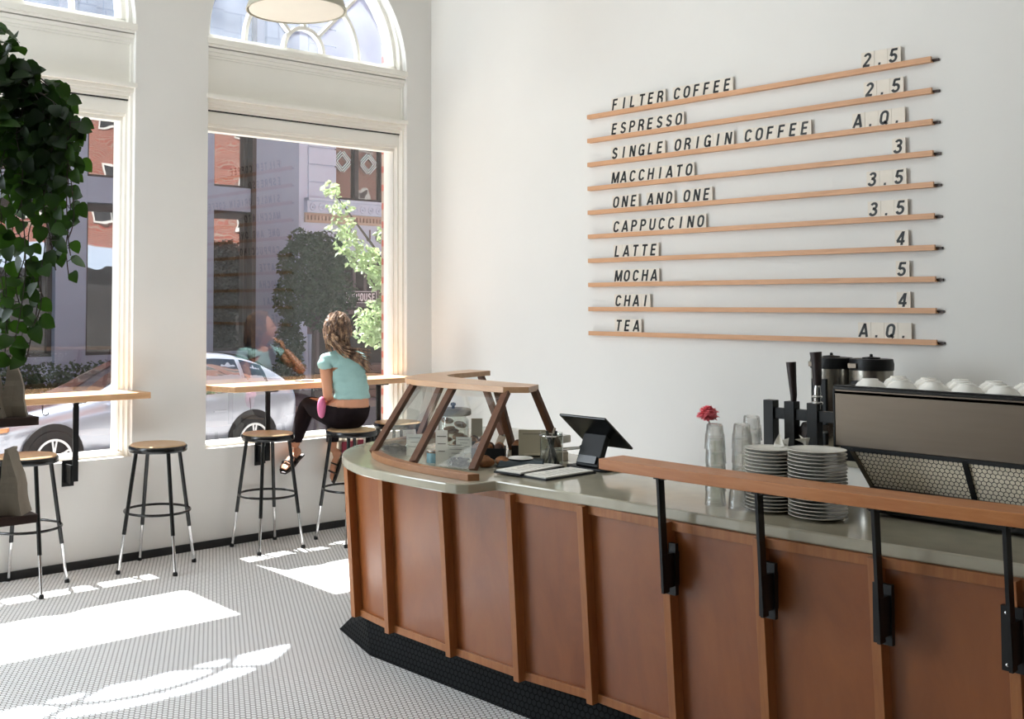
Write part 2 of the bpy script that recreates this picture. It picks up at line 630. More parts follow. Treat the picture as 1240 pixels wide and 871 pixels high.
# a bold condensed grotesque drawn as thick strokes; cap height 1, widths in W
FONT = {
    'A': [[(0.02, 0), (0.30, 1)], [(0.58, 0), (0.30, 1)], [(0.12, 0.27), (0.48, 0.27)]],
    'C': [arc(0.30, 0.66, 0.22, 0.26, 15, 180) + arc(0.30, 0.34, 0.22, 0.26, 180, 345)],
    'D': [[(0.08, 0.07), (0.08, 0.93)], [(0.06, 0.93), (0.24, 0.93)] + arc(0.24, 0.61, 0.25, 0.32, 90, 0) + arc(0.24, 0.39, 0.25, 0.32, 0, -90) + [(0.06, 0.07)]],
    'E': [[(0.08, 0), (0.08, 1)], [(0.08, 0.93), (0.50, 0.93)], [(0.08, 0.52), (0.46, 0.52)], [(0.08, 0.07), (0.50, 0.07)]],
    'F': [[(0.08, 0), (0.08, 1)], [(0.08, 0.93), (0.50, 0.93)], [(0.08, 0.50), (0.45, 0.50)]],
    'G': [arc(0.30, 0.66, 0.23, 0.27, 20, 180) + arc(0.30, 0.34, 0.23, 0.27, 180, 340) + [(0.53, 0.44)], [(0.33, 0.44), (0.59, 0.44)], [(0.53, 0.46), (0.53, 0.0)]],
    'H': [[(0.08, 0), (0.08, 1)], [(0.52, 0), (0.52, 1)], [(0.08, 0.52), (0.52, 0.52)]],
    'I': [[(0.30, 0), (0.30, 1)]],
    'J': [[(0.42, 1), (0.42, 0.3)] + arc(0.27, 0.26, 0.15, 0.19, 0, -180)],
    'K': [[(0.08, 0), (0.08, 1)], [(0.50, 1), (0.12, 0.40)], [(0.24, 0.55), (0.54, 0)]],
    'L': [[(0.10, 0), (0.10, 1)], [(0.10, 0.07), (0.50, 0.07)]],
    'M': [[(0.04, 0), (0.04, 1)], [(0.66, 0), (0.66, 1)], [(0.06, 1), (0.35, 0.05)], [(0.64, 1), (0.35, 0.05)]],
    'N': [[(0.08, 0), (0.08, 1)], [(0.52, 0), (0.52, 1)], [(0.10, 0.97), (0.50, 0.03)]],
    'O': [arc(0.30, 0.66, 0.23, 0.27, 0, 180) + arc(0.30, 0.34, 0.23, 0.27, 180, 360) + [(0.53, 0.66)]],
    'P': [[(0.08, 0), (0.08, 1)], [(0.08, 0.93), (0.30, 0.93)] + arc(0.30, 0.70, 0.20, 0.23, 90, -90) + [(0.08, 0.47)]],
    'Q': [arc(0.30, 0.66, 0.23, 0.27, 0, 180) + arc(0.30, 0.34, 0.23, 0.27, 180, 360) + [(0.53, 0.66)], [(0.32, 0.24), (0.58, -0.02)]],
    'R': [[(0.08, 0), (0.08, 1)], [(0.08, 0.93), (0.30, 0.93)] + arc(0.30, 0.715, 0.20, 0.215, 90, -90) + [(0.08, 0.50)], [(0.30, 0.50), (0.50, 0.30), (0.52, 0)]],
    'S': [arc(0.29, 0.715, 0.19, 0.215, 15, 205) + [(0.20, 0.56), (0.38, 0.45)] + arc(0.29, 0.285, 0.21, 0.215, 35, -165)],
    'T': [[(0.30, 0), (0.30, 1)], [(0.02, 0.93), (0.58, 0.93)]],
    'U': [[(0.08, 1), (0.08, 0.3)] + arc(0.30, 0.29, 0.22, 0.22, 180, 360) + [(0.52, 1)]],
    '2': [arc(0.29, 0.71, 0.20, 0.22, 165, -20) + [(0.40, 0.50), (0.10, 0.08)], [(0.04, 0.07), (0.54, 0.07)]],
    '3': [arc(0.28, 0.74, 0.19, 0.19, 160, -75) + [(0.22, 0.54)], [(0.22, 0.54)] + arc(0.28, 0.29, 0.22, 0.225, 75, -165)],
    '4': [[(0.40, 0), (0.40, 1)], [(0.38, 0.97), (0.06, 0.28)], [(0.02, 0.27), (0.58, 0.27)]],
    '5': [[(0.52, 0.93), (0.12, 0.93)], [(0.15, 0.98), (0.10, 0.50)], arc(0.28, 0.32, 0.22, 0.25, 140, -160)],
    '.': [[(0.22, 0.07), (0.38, 0.07)]],
}


def glyph(ch, size, depth=0.0008, shear=0.0, sx=1.0, stroke=0.155):
    """an upright letter mesh in the local xz plane, facing -y, centred on x"""
    key = (ch, size, depth, shear, sx, stroke)
    if key in GLYPH:
        return GLYPH[key]
    mb = MB()
    hw = stroke / 2
    for path in FONT[ch]:
        P = [Vector((x, z)) for x, z in path]
        Q = [P[0]]
        for p in P[1:]:
            if (p - Q[-1]).length > 1e-4:
                Q.append(p)
        P = Q
        lft, rgt = [], []
        for i, p in enumerate(P):
            d0 = (P[i] - P[i - 1]).normalized() if i else (P[1] - P[0]).normalized()
            d1 = (P[i + 1] - P[i]).normalized() if i < len(P) - 1 else d0
            n_ = Vector((-(d0.y + d1.y), d0.x + d1.x))
            n_.normalize()
            k = 1.0 / max(0.55, n_.dot(Vector((-d0.y, d0.x))))
            lft.append(p + n_ * hw * k)
            rgt.append(p - n_ * hw * k)
        vs = []
        for y in (-depth, depth):
            for q in lft + rgt:
                x = (q.x - 0.30 + q.y * shear - 0.5 * shear) * size * sx
                vs.append((x, y, q.y * size))
        n = len(P)
        fs = []
        for i in range(n - 1):
            a, b, c, d = i, i + 1, n + i + 1, n + i
            fs += [(a, b, c, d), (a + 2 * n, d + 2 * n, c + 2 * n, b + 2 * n), (a, a + 2 * n, b + 2 * n, b), (d, c, c + 2 * n, d + 2 * n)]
        fs += [(0, n, 3 * n, 2 * n), (n - 1, 3 * n - 1, 4 * n - 1, 2 * n - 1)]
        mb.add(vs, fs)
    me = bpy.data.meshes.new('lettering')
    me.from_pydata(mb.v, [], mb.f)
    me.update()
    GLYPH[key] = me
    return me


def place_mesh(name, me, material, loc, rot=(0, 0, 0), parent=None):
    if not me.materials:
        me.materials.append(material)
    o = bpy.data.objects.new(name, me)
    COL.objects.link(o)
    o.location = loc
    o.rotation_euler = rot
    o.parent = parent
    return o


def smooth_path(pts, k=6, closed=False):
    """Catmull-Rom through the points"""
    P = [Vector(p) for p in pts]
    n = len(P)
    out = []
    rng = n if closed else n - 1
    for i in range(rng):
        p0 = P[(i - 1) % n] if (closed or i > 0) else P[0]
        p1, p2 = P[i], P[(i + 1) % n]
        p3 = P[(i + 2) % n] if (closed or i + 2 < n) else P[-1]
        for j in range(k):
            t = j / k
            out.append(0.5 * ((2 * p1) + (-p0 + p2) * t + (2 * p0 - 5 * p1 + 4 * p2 - p3) * t * t + (-p0 + 3 * p1 - 3 * p2 + p3) * t ** 3))
    if not closed:
        out.append(P[-1])
    return out
# ------------------------------------------------------------------ room shell
TOP = 5.2
FAR = -9.2          # left end of the room
NEAR = -10.2        # rear of the room
PITCH = 2.31
RAD = 0.886
SPR = 3.47
CEN = [-1.144 - PITCH * i for i in range(4)]

o = MB().add([(FAR, NEAR, 0), (0.2, NEAR, 0), (0.2, 0.2, 0), (FAR, 0.2, 0)], [(0, 1, 2, 3)]).build('floor', M['floor'])
struct(o, 'white hexagonal mosaic floor with dark joints', 'floor')
struct(MB().box(FAR, NEAR, TOP, 0.3, 0.3, TOP + 0.1).build('ceiling', M['ceil']), 'plain ceiling high above the counter', 'ceiling')
struct(MB().box(0, NEAR, 0, 0.3, 0.4, TOP).build('wall_right', M['wall_menu']), 'tall white wall that carries the menu', 'wall')
struct(MB().box(FAR - 0.2, NEAR, 0, FAR, 0.4, TOP).build('wall_left', M['darkwall']), 'left end wall of the room', 'wall')
struct(MB().box(FAR, NEAR - 0.2, 0, 0.3, NEAR, TOP).build('wall_rear', M['darkwall']), 'rear wall of the room', 'wall')

w = MB()
TH = 0.25
edges = [0.0]
for c in CEN:
    edges += [c + RAD, c - RAD]
edges.append(FAR)
for i in range(0, len(edges), 2):
    w.box(edges[i + 1], 0, 0, edges[i], TH, TOP)
SILL = 0.665
for c in CEN:
    w.box(c - RAD, 0, 0, c + RAD, TH, SILL)
    N = 32
    for k in range(N):
        a0, a1 = PI * k / N, PI * (k + 1) / N
        x0, z0 = c + RAD * math.cos(a0), SPR + RAD * math.sin(a0)
        x1, z1 = c + RAD * math.cos(a1), SPR + RAD * math.sin(a1)
        w.add([(x0, 0, z0), (x1, 0, z1), (x1, 0, TOP), (x0, 0, TOP), (x0, TH, z0), (x1, TH, z1), (x1, TH, TOP), (x0, TH, TOP)],
              [(0, 1, 2, 3), (4, 7, 6, 5), (0, 4, 5, 1), (2, 6, 7, 3)])
ww = w.build('wall_back', M['wall'])
struct(ww, 'white window wall with pillars between tall arched windows', 'wall')

struct(MB().box(FAR, -0.014, 0, 0, 0, 0.05).build('baseboard_back', M['base_black']), 'black baseboard under the windows', 'baseboard')
struct(MB().box(-0.014, -10, 0, 0, 0, 0.05).build('baseboard_right', M['base_black']), 'black baseboard below the menu wall', 'baseboard')


def arc_band(mb, c, r0, r1, y0, y1, a_lo=0.0, a_hi=PI, n=36):
    for k in range(n):
        a0, a1 = a_lo + (a_hi - a_lo) * k / n, a_lo + (a_hi - a_lo) * (k + 1) / n
        q = []
        for y in (y0, y1):
            for a, r in ((a0, r0), (a0, r1), (a1, r1), (a1, r0)):
                q.append((c + r * math.cos(a), y, SPR + 0.06 + r * math.sin(a)))
        mb.add(q, [(0, 1, 2, 3), (4, 7, 6, 5), (0, 4, 5, 1), (1, 5, 6, 2), (2, 6, 7, 3), (3, 7, 4, 0)])


for i, c in enumerate(CEN):
    num = 2 - i if i < 2 else i + 1
    L, Rr = c - RAD, c + RAD
    root = thing('window_%d' % num, (c, 0.2, SILL), 'tall arched shop window, %s' % (
        ['with the woman sitting before it', 'behind the hanging plant', 'left of the plant', 'at the far left end'][i]), 'window')
    root['kind'] = 'structure'
    og = (0, 0, 0)

    def part(mb, name, material, smooth=False, bevel=0.0):
        o = mb.build(name, material, None, (0, 0, 0), smooth, bevel)
        o.parent = root
        o.matrix_parent_inverse = Matrix.Translation(-Vector((c, 0.2, SILL)))
        return o
    f = MB()
    # stepped casing either side of the glass, and the sash
    for s in (-1, 1):
        e = c + s * RAD
        ew = e + s * 0.01
        f.box(min(ew, e - s * 0.018), 0.035, SILL, max(ew, e - s * 0.018), 0.245, SPR)
        f.box(min(ew, e - s * 0.034), 0.075, SILL, max(ew, e - s * 0.034), 0.245, 2.90)
        f.box(min(ew, e - s * 0.046), 0.115, SILL, max(ew, e - s * 0.046), 0.19, 2.88)
    f.box(L, 0.07, SILL, Rr, 0.245, SILL + 0.025)
    f.box(L - 0.01, 0.085, 2.875, Rr + 0.01, 0.20, 2.912)
    f.box(L - 0.01, 0.112, 2.85, Rr + 0.01, 0.193, 2.885)
    part(f, 'window_frame', M['trim'])
    t = MB()
    t.box(L - 0.01, 0.074, 2.895, Rr + 0.01, 0.243, 2.9795)
    t.box(L - 0.01, 0.090, 2.97, Rr + 0.01, 0.243, 3.04)
    t.box(L - 0.01, 0.050, 3.03, Rr + 0.01, 0.243, 3.37)
    for z0, z1, y in ((2.988, 3.008, 0.062), (3.008, 3.03, 0.038), (3.03, 3.058, 0.022), (3.058, 3.085, -0.008)):
        t.box(L - 0.01, y, z0, Rr + 0.01, 0.2, z1 + 0.001)
    for z0, z1, y in ((3.345, 3.36, 0.040), (3.36, 3.385, 0.030), (3.385, 3.41, 0.018), (3.418, 3.436, 0.006), (3.436, 3.475, -0.006)):
        t.box(L - 0.01, y, z0, Rr + 0.01, 0.24, z1 + 0.001)
    gp = MB().box(L, 0.0665, 2.979, Rr, 0.10, 2.9885)  # black strip stands in for the shade in the groove below the cap
    part(gp, 'groove_shade_strip', M['base_black'])
    part(t, 'transom_moulding', M['trim'])
    a = MB()
    arc_band(a, c, RAD - 0.03, RAD + 0.012, 0.05, 0.243, -0.06, PI + 0.06)
    arc_band(a, c, RAD - 0.062, RAD - 0.025, 0.09, 0.20, -0.02, PI + 0.02)
    a.box(L + 0.01, 0.09, 3.475, Rr - 0.01, 0.19, 3.525)
    part(a, 'arch_frame', M['trim'], bevel=0.003)
    m = MB()
    for r in (0.175, 0.51):
        arc_band(m, c, r - 0.014, r + 0.014, 0.125, 0.17)
    for ang in (45, 90, 135):
        ca, sa = math.cos(R(ang)), math.sin(R(ang))
        m.bar((c + 0.175 * ca, 0.1475, SPR + 0.06 + 0.175 * sa), (c + (RAD - 0.04) * ca, 0.1475, SPR + 0.06 + (RAD - 0.04) * sa), 0.024, 0.045, (sa, 0, -ca))
    part(m, 'muntins', M['trim'])
    g = MB().box(L + 0.04, 0.148, SILL + 0.02, Rr - 0.035, 0.154, 2.87)
    part(g, 'glass_pane', M['glass'])
    fg = MB()
    pts = [(c + (RAD - 0.04) * math.cos(PI * k / 32), SPR + 0.05 + (RAD - 0.04) * math.sin(PI * k / 32)) for k in range(33)]
    fg.extr(pts, (0, 0.146, 0), (1, 0, 0), (0, 0, 1), (0, 0.006, 0))
    part(fg, 'fanlight_pane', M['fan_glass'])


# window ledges: a maple board on steel brackets
def window_ledge(x0, x1, label, chamfer_left=False, hooks=()):
    root = thing('window_ledge', ((x0 + x1) / 2, 0, 1.05), label, 'ledge', 'maple ledges along the windows')
    inv = Matrix.Translation(-Vector(root.location))
    b = MB()
    if chamfer_left:
        poly = [(x0, 0.0), (x0 + 0.06, -0.2), (x1, -0.2), (x1, 0.11), (x0, 0.11)]
    else:
        poly = [(x0, -0.215), (x1, -0.215), (x1, -0.012), (x1 - 0.06, -0.012), (x1 - 0.06, 0.11), (x0, 0.11)]
    b.prism(poly, 1.05, 1.09)
    o = b.build('ledge_board', M['ledge'], bevel=0.004)
    o.parent = root
    o.matrix_parent_inverse = inv
    return root, inv


def ledge_bracket(x, root, inv):
    k = MB()
    k.bar((x, -0.10, 1.05), (x, -0.10, 0.56), 0.035, 0.012, (1, 0, 0))
    k.box(x - 0.03, -0.10, 0.545, x - 0.017, -0.004, 0.66)
    k.box(x - 0.045, -0.012, 0.52, x + 0.03, -0.003, 0.68)
    k.box(x - 0.035, -0.18, 1.04, x + 0.035, -0.02, 1.05)
    k.box(x - 0.017, -0.10, 0.58, x + 0.017, -0.01, 0.60)
    o = k.build('bracket', M['black'])
    o.parent = root
    o.matrix_parent_inverse = inv


l2, i2 = window_ledge(-1.985, -0.262, 'pale maple window ledge with an angled left end, where the woman sits', True)
for x in (-1.60, -0.62):
    ledge_bracket(x, l2, i2)
l1, i1 = window_ledge(-4.25, -2.545, 'pale maple window ledge with square end, left of the pillar behind the plant')
for x in (-2.99, -3.95):
    ledge_bracket(x, l1, i1)
hk = MB().tube([(-3.22, -0.15, 1.05), (-3.22, -0.15, 1.0), (-3.215, -0.15, 0.985), (-3.20, -0.15, 0.98), (-3.185, -0.15, 0.985), (-3.183, -0.15, 1.0)], 0.0035, 6).build('bag_hook', M['black'], smooth=True)
hk.parent = l1
hk.matrix_parent_inverse = i1

# ------------------------------------------------------------------ menu on the wall
ROWS = [
    ('topmost', [('FILTER', -2.297), ('COFFEE', -2.794)], '2.5', -3.822),
    ('second', [('ESPRESSO', -2.437)], '2.5', -3.833),
    ('third', [('SINGLE', -2.291), ('ORIGIN', -2.796), ('COFFEE', -3.301)], 'A.Q.', -3.838),
    ('fourth', [('MACCHIATO', -2.51)], '3', -3.838),
    ('fifth', [('ONE', -2.077), ('AND', -2.359), ('ONE', -2.639)], '3.5', -3.84),
    ('sixth', [('CAPPUCCINO', -2.592)], '3.5', -3.844),
    ('seventh', [('LATTE', -2.233)], '4', -3.844),
    ('eighth', [('MOCHA', -2.235)], '5', -3.846),
    ('ninth', [('CHAI', -2.163)], '4', -3.848),
    ('lowest', [('TEA', -2.09)], 'A.Q.', -3.851)]
ITEM = ['FILTER COFFEE', 'ESPRESSO', 'SINGLE ORIGIN COFFEE', 'MACCHIATO', 'ONE AND ONE', 'CAPPUCCINO', 'LATTE', 'MOCHA', 'CHAI', 'TEA']
ORD = ['first', 'second', 'third', 'fourth', 'fifth', 'sixth', 'seventh', 'eighth', 'ninth', 'tenth', 'eleventh',
       'twelfth', 'thirteenth', 'fourteenth', 'fifteenth', 'sixteenth', 'seventeenth', 'eighteenth', 'nineteenth', 'twentieth']
TW = 0.0735
tile_me = MB().box(-0.004, -TW / 2 + 0.0007, 0, 0.004, TW / 2 - 0.0007, 0.107).build('t', M['tile'])
tile_mesh = tile_me.data
bpy.data.objects.remove(tile_me)
strip = MB().box(-0.036, -3.985, 0, -0.022, -1.655, 0.0285)
strip.box(-0.022, -3.985, 0, -0.0, -1.655, 0.006)
strip_o = strip.build('front_lip', M['slat'], bevel=0.0015)
strip_mesh = strip_o.data
bpy.data.objects.remove(strip_o)
back_o = MB().box(-0.012, -4.015, 0.004, -0.0, -1.66, 0.017).build('back_strip', M['dark_wood'])
back_mesh = back_o.data
bpy.data.objects.remove(back_o)


def menu_tile(ch, y, z, label, group):
    t = bpy.data.objects.new('letter_tile', tile_mesh)
    COL.objects.link(t)
    t.location = (-0.0173, y, z + 0.0064)
    t.rotation_euler = (0, 0, 0)
    tag(t, label, 'letter tile', group)
    me = glyph(ch, 0.073, 0.0004, 0.17, 1.04, 0.178)
    if not me.materials:
        me.materials.append(M['letter'])
    g = bpy.data.objects.new('printed_letter', me)
    COL.objects.link(g)
    g.parent = t
    # face the room (-x): local x of the glyph must run along -y
    g.location = (-0.0047, 0.002, 0.0275)
    g.rotation_euler = (0, 0, R(-90))
    return t


for i, (rn, wordsr, price, py) in enumerate(ROWS):
    z = 2.9085 - 0.1639 * i
    s = thing('menu_ledge', (0, -2.82, z), 'long thin oak ledge on the white wall holding the tiles of %s' % ITEM[i], 'menu ledge', 'oak ledges of the wall menu')
    for me, nm, mt in ((strip_mesh, 'front_lip', 'slat'), (back_mesh, 'back_strip', 'dark_wood')):
        p = bpy.data.objects.new(nm, me)
        COL.objects.link(p)
        p.parent = s
        p.matrix_parent_inverse = Matrix.Translation((0, 2.82, 0))
    for wi, (wd, yr) in enumerate(wordsr):
        n = len(wd)
        which = ('the %s word ' % ORD[wi] if wordsr[0][0] == 'ONE' else '')
        for k, ch in enumerate(wd):
            y = yr + TW * (n - k - 0.5)
            menu_tile(ch, y, z, 'cream tile lettered %s, %s of %s%s on the %s menu ledge' % (ch, ORD[k], which, wd, rn), 'letter tiles of the menu')
    n = len(price)
    for k, ch in enumerate(price):
        y = py + TW * (n - k - 0.5)
        nm = {'.': 'dot'}.get(ch, ch)
        menu_tile(ch, y, z, 'cream tile showing %s, %s tile of the price on the %s menu ledge' % (nm, ORD[k], rn), 'price tiles of the menu')

# ------------------------------------------------------------------ pendant lamp
lamp = thing('pendant_lamp', (-2.12, -1.2, 3.39), 'wide grey-white dome pendant lamp hanging before the arched window', 'lamp')
pr = [(0.30, 0.0), (0.298, 0.012), (0.285, 0.05), (0.255, 0.11), (0.20, 0.165), (0.13, 0.20), (0.06, 0.215), (0.045, 0.26), (0.04, 0.33), (0.0, 0.34)]
MB().lathe(pr[:-1] + [(0.0, 0.34)] + [(0.0, 0.325), (0.03, 0.32), (0.05, 0.205), (0.125, 0.192), (0.193, 0.158), (0.247, 0.105), (0.277, 0.048), (0.292, 0.0)], (0, 0, 0), 48, closed=True).build(
    'lamp_shade', mat('grey_enamel', '#a9a594', 0.4, vary=0.03), lamp, smooth=True)
MB().lathe([(0.0, 0.05), (0.2, 0.05), (0.26, 0.035), (0.283, 0.012), (0.283, 0.004), (0.2, -0.004), (0.0, -0.008)], (0, 0, 0), 48).build(
    'diffuser', mat('opal_diffuser', '#e3ddd0', 0.5, vary=0.02), lamp, smooth=True)
MB().tube([(0, 0, 0.32), (0, 0, TOP - 3.39)], 0.006, 8).build('cord', M['black'], lamp, smooth=True)
# ------------------------------------------------------------------ service counter
ZT, ZB = 0.90, 0.165
# seams: (top x, top y, bottom x, bottom y)
SEAM = [(-2.575, -2.36, -2.543, -2.385), (-2.62, -2.68, -2.585, -2.69), (-2.635, -3.10, -2.593, -3.11),
        (-2.632, -3.502, -2.59, -3.506), (-2.605, -3.849, -2.555, -3.849), (-2.611, -4.23, -2.561, -4.23),
        (-2.603, -4.587, -2.553, -4.587), (-2.576, -4.955, -2.526, -4.955), (-2.544, -5.326, -2.494, -5.326),
        (-2.50, -5.70, -2.45, -5.70), (-2.45, -6.08, -2.40, -6.08)]
BACK = [(-1.86, -6.08), (-1.86, -2.62), (-1.30, -2.52), (-1.30, -2.02), (-2.15, -2.10)]
counter = thing('service_counter', (-2.2, -4.0, 0), 'long curved cafe counter clad in warm birch panels over a black plinth', 'counter')
cinv = Matrix.Translation((2.2, 4.0, 0))


def cpart(mb, name, material, bevel=0.0, smooth=False):
    o = mb.build(name, material, None, (0, 0, 0), smooth, bevel)
    o.parent = counter
    o.matrix_parent_inverse = cinv
    return o


poly_t = [(s[0] + 0.03, s[1]) for s in SEAM] + BACK
poly_b = [(s[2] + 0.03, s[3]) for s in SEAM] + BACK
cpart(MB().prism(poly_b, ZB, ZT, poly_t), 'carcass', M['core'])
full = [(-2.16, -2.12, -2.15, -2.14)] + SEAM
for a, b in zip(full[:-1], full[1:]):
    m = MB()
    ta, tb = Vector((a[0], a[1], ZT)), Vector((b[0], b[1], ZT))
    ba, bb = Vector((a[2], a[3], ZB)), Vector((b[2], b[3], ZB))
    nrm = (tb - ta).cross(ba - ta).normalized()
    if nrm.x > 0:
        nrm = -nrm
    q = [ta, tb, bb, ba]
    m.add([p for p in q] + [p - nrm * 0.02 for p in q], [(0, 1, 2, 3), (7, 6, 5, 4), (0, 4, 5, 1), (1, 5, 6, 2), (2, 6, 7, 3), (3, 7, 4, 0)])
    cpart(m, 'wood_panel', M['panel'])
    for top in (True, False):
        m = MB()
        p, r_ = (ta, tb) if top else (ba, bb)
        z = -0.016 if top else 0.018
        m.bar(p + Vector((0, 0, z)) + nrm * 0.004, r_ + Vector((0, 0, z)) + nrm * 0.004, 0.032, 0.02, (0, 0, 1))
        cpart(m, 'top_rail' if top else 'bottom_rail', M['batten'], 0.001)
for a in full[1:]:
    m = MB()
    d = 0.017
    m.bar((a[2] - d, a[3], ZB), (a[0] - d, a[1], ZT), 0.030, 0.056, (0, 1, 0))
    cpart(m, 'batten', M['batten'], 0.0015)
low = [(-2.558, -2.475), (-2.555, -3.5), (-2.53, -4.2), (-2.52, -4.9), (-2.46, -5.5), (-2.40, -6.08), (-1.86, -6.08), (-1.86, -2.62), (-1.3, -2.5), (-1.3, -1.85), (-2.0, -1.82), (-2.419, -2.047)]
upp = [(-2.535, -2.42), (-2.535, -3.5), (-2.51, -4.2), (-2.50, -4.9), (-2.44, -5.5), (-2.38, -6.08), (-1.86, -6.08), (-1.86, -2.62), (-1.3, -2.5), (-1.3, -2.1), (-2.0, -2.12), (-2.43, -2.26)]
cpart(MB().prism(low, 0.0, ZB, upp), 'plinth', M['black_tile'])

# polished concrete top, wider where the display case stands
outer = [(-2.40, -6.1), (-2.455, -5.7), (-2.50, -5.34), (-2.535, -4.95), (-2.562, -4.5), (-2.572, -4.1), (-2.600, -3.6), (-2.612, -3.42)]
outer = [(x - 0.045, y) for x, y in outer]
lobe = [(-2.70, -3.415), (-2.80, -3.41), (-2.835, -3.38), (-2.85, -3.33)]
curve = smooth_path([(-2.852, -3.30, 0), (-2.858, -3.0, 0), (-2.83, -2.73, 0), (-2.70, -2.445, 0), (-2.50, -2.235, 0), (-2.25, -2.11, 0), (-1.95, -2.05, 0)], 6)
top_poly = outer + lobe + [(p.x, p.y) for p in curve] + [(-1.26, -1.98), (-1.26, -2.58), (-1.82, -2.68), (-1.82, -6.1)]
wt = MB().prism(top_poly, ZT, 0.94).build('countertop', M['concrete'], bevel=0.006)
tag(wt, 'glossy grey concrete countertop with a rounded end, on the birch counter', 'countertop')

# raised rail in front of the coffee machine
rail = thing('counter_rail', (-2.7, -5.0, 1.06), 'raised oak rail on black steel brackets along the counter front', 'rail')
rinv = Matrix.Translation((2.7, 5.0, -1.06))
fx = [(-2.735, -4.015), (-2.745, -4.4), (-2.735, -4.8), (-2.71, -5.15), (-2.67, -5.5), (-2.62, -5.85), (-2.56, -6.2)]
rp = fx + [(x + 0.135, y) for x, y in reversed(fx)]
o = MB().prism(rp, 1.062, 1.10).build('rail_board', M['rail'], bevel=0.003)
o.parent = rail
o.matrix_parent_inverse = rinv
for k, (y, sx) in enumerate([(-4.262, -2.69), (-4.635, -2.685), (-5.0, -2.665), (-5.345, -2.635), (-5.72, -2.59)]):
    m = MB()
    top = Vector((sx - 0.02, y, 1.062))
    bot = Vector((sx + 0.005, y, 0.67))
    m.bar(bot, top, 0.032, 0.010, (1, 0, 0))
    m.box(sx - 0.01, y - 0.006, 0.685, sx + 0.075, y + 0.008, 0.80)
    m.box(sx + 0.045, y - 0.012, 0.655, sx + 0.062, y + 0.045, 0.83)
    m.box(sx - 0.03, y - 0.02, 1.054, sx + 0.08, y + 0.02, 1.063)
    o = m.build('rail_bracket', M['black'])
    o.parent = rail
    o.matrix_parent_inverse = rinv
    for zz in (0.672, 0.812):
        b_ = MB().ball((sx + 0.044, y + 0.03, zz), 0.006, n=8, m=5).build('bolt', M['chrome'], smooth=True)
        b_.parent = o

# ------------------------------------------------------------------ pastry display case
case = thing('display_case', (-2.3, -2.8, 0.94), 'low wooden pastry case with slanted glass and splayed walnut struts on the counter end', 'display case')
kinv = Matrix.Translation((2.3, 2.8, -0.94))


def kp(mb, name, material, bevel=0.0, smooth=False):
    o = mb.build(name, material, None, (0, 0, 0), smooth, bevel)
    o.parent = case
    o.matrix_parent_inverse = kinv
    return o


bc = smooth_path([(-2.755, -3.36, 0), (-2.76, -3.15, 0), (-2.752, -2.96, 0), (-2.70, -2.73, 0), (-2.58, -2.51, 0), (-2.40, -2.33, 0), (-2.15, -2.23, 0), (-1.85, -2.18, 0)], 5)
inner = [Vector((p.x + 0.045, p.y - 0.02, 0)) for p in bc]
kp(MB().prism([(p.x, p.y) for p in bc] + [(p.x, p.y) for p in reversed(inner)], 0.94, 0.968), 'base_board', M['base_wood'], 0.002)
tp_out = [(-2.20, -3.165), (-2.285, -3.09), (-2.30, -2.80), (-2.30, -2.52), (-2.27, -2.40), (-2.18, -2.28), (-2.0, -2.18), (-1.52, -2.05)]
tp_in = [(-1.50, -2.205), (-1.83, -2.27), (-1.93, -2.32), (-2.0, -2.42), (-2.04, -2.60), (-2.055, -3.09)]
kp(MB().prism(tp_out + tp_in, 1.25, 1.277), 'top_board', M['case_top'], 0.002)
S1B, S1T = Vector((-2.61, -2.565, 0.962)), Vector((-2.265, -2.45, 1.252))
S2B, S2T = Vector((-2.69, -2.945, 0.962)), Vector((-2.27, -2.74, 1.252))
S3B, S3T = Vector((-2.545, -3.165, 0.942)), Vector((-2.265, -3.09, 1.252))
for a, b in ((S1B, S1T), (S2B, S2T), (S3B, S3T),
             (Vector((-1.905, -3.09, 0.94)), Vector((-2.085, -3.09, 1.252))),
             (Vector((-1.93, -2.80, 0.94)), Vector((-2.09, -2.85, 1.252))),
             (Vector((-1.93, -1.98 - 0.12, 0.94)), Vector((-1.84, -2.2, 1.252))),
             (Vector((-1.55, -2.35, 0.94)), Vector((-1.56, -2.19, 1.252)))):
    kp(MB().bar(a, b, 0.036, 0.022, (0, 1, 0)), 'strut', M['case_wood'], 0.001)
for a, b, c_, d_ in ((S1B, S1T, S2T, S2B), (S2B, S2T, S3T, S3B), (Vector((-2.1, -2.24, 0.962)), Vector((-1.95, -2.2, 1.25)), S1T, S1B)):
    q = [a + Vector((0.0, 0, 0)), b, c_, d_]
    n_ = (b - a).cross(d_ - a).normalized() * 0.004
    kp(MB().add(q + [p + n_ for p in q], [(0, 1, 2, 3), (7, 6, 5, 4), (0, 4, 5, 1), (1, 5, 6, 2), (2, 6, 7, 3), (3, 7, 4, 0)]), 'glass_panel', M['case_glass'])

# ------------------------------------------------------------------ things on the counter
CT = 0.94


def jar_body(r, h, t=0.004):
    return [(0.0, 0.002), (r * 0.92, 0.002), (r, 0.012), (r, h * 0.86), (r * 0.86, h * 0.94), (r * 0.86, h),
            (r * 0.86 - t, h), (r * 0.86 - t, h * 0.93), (r - t, h * 0.85), (r - t, 0.014), (0.0, 0.010)]


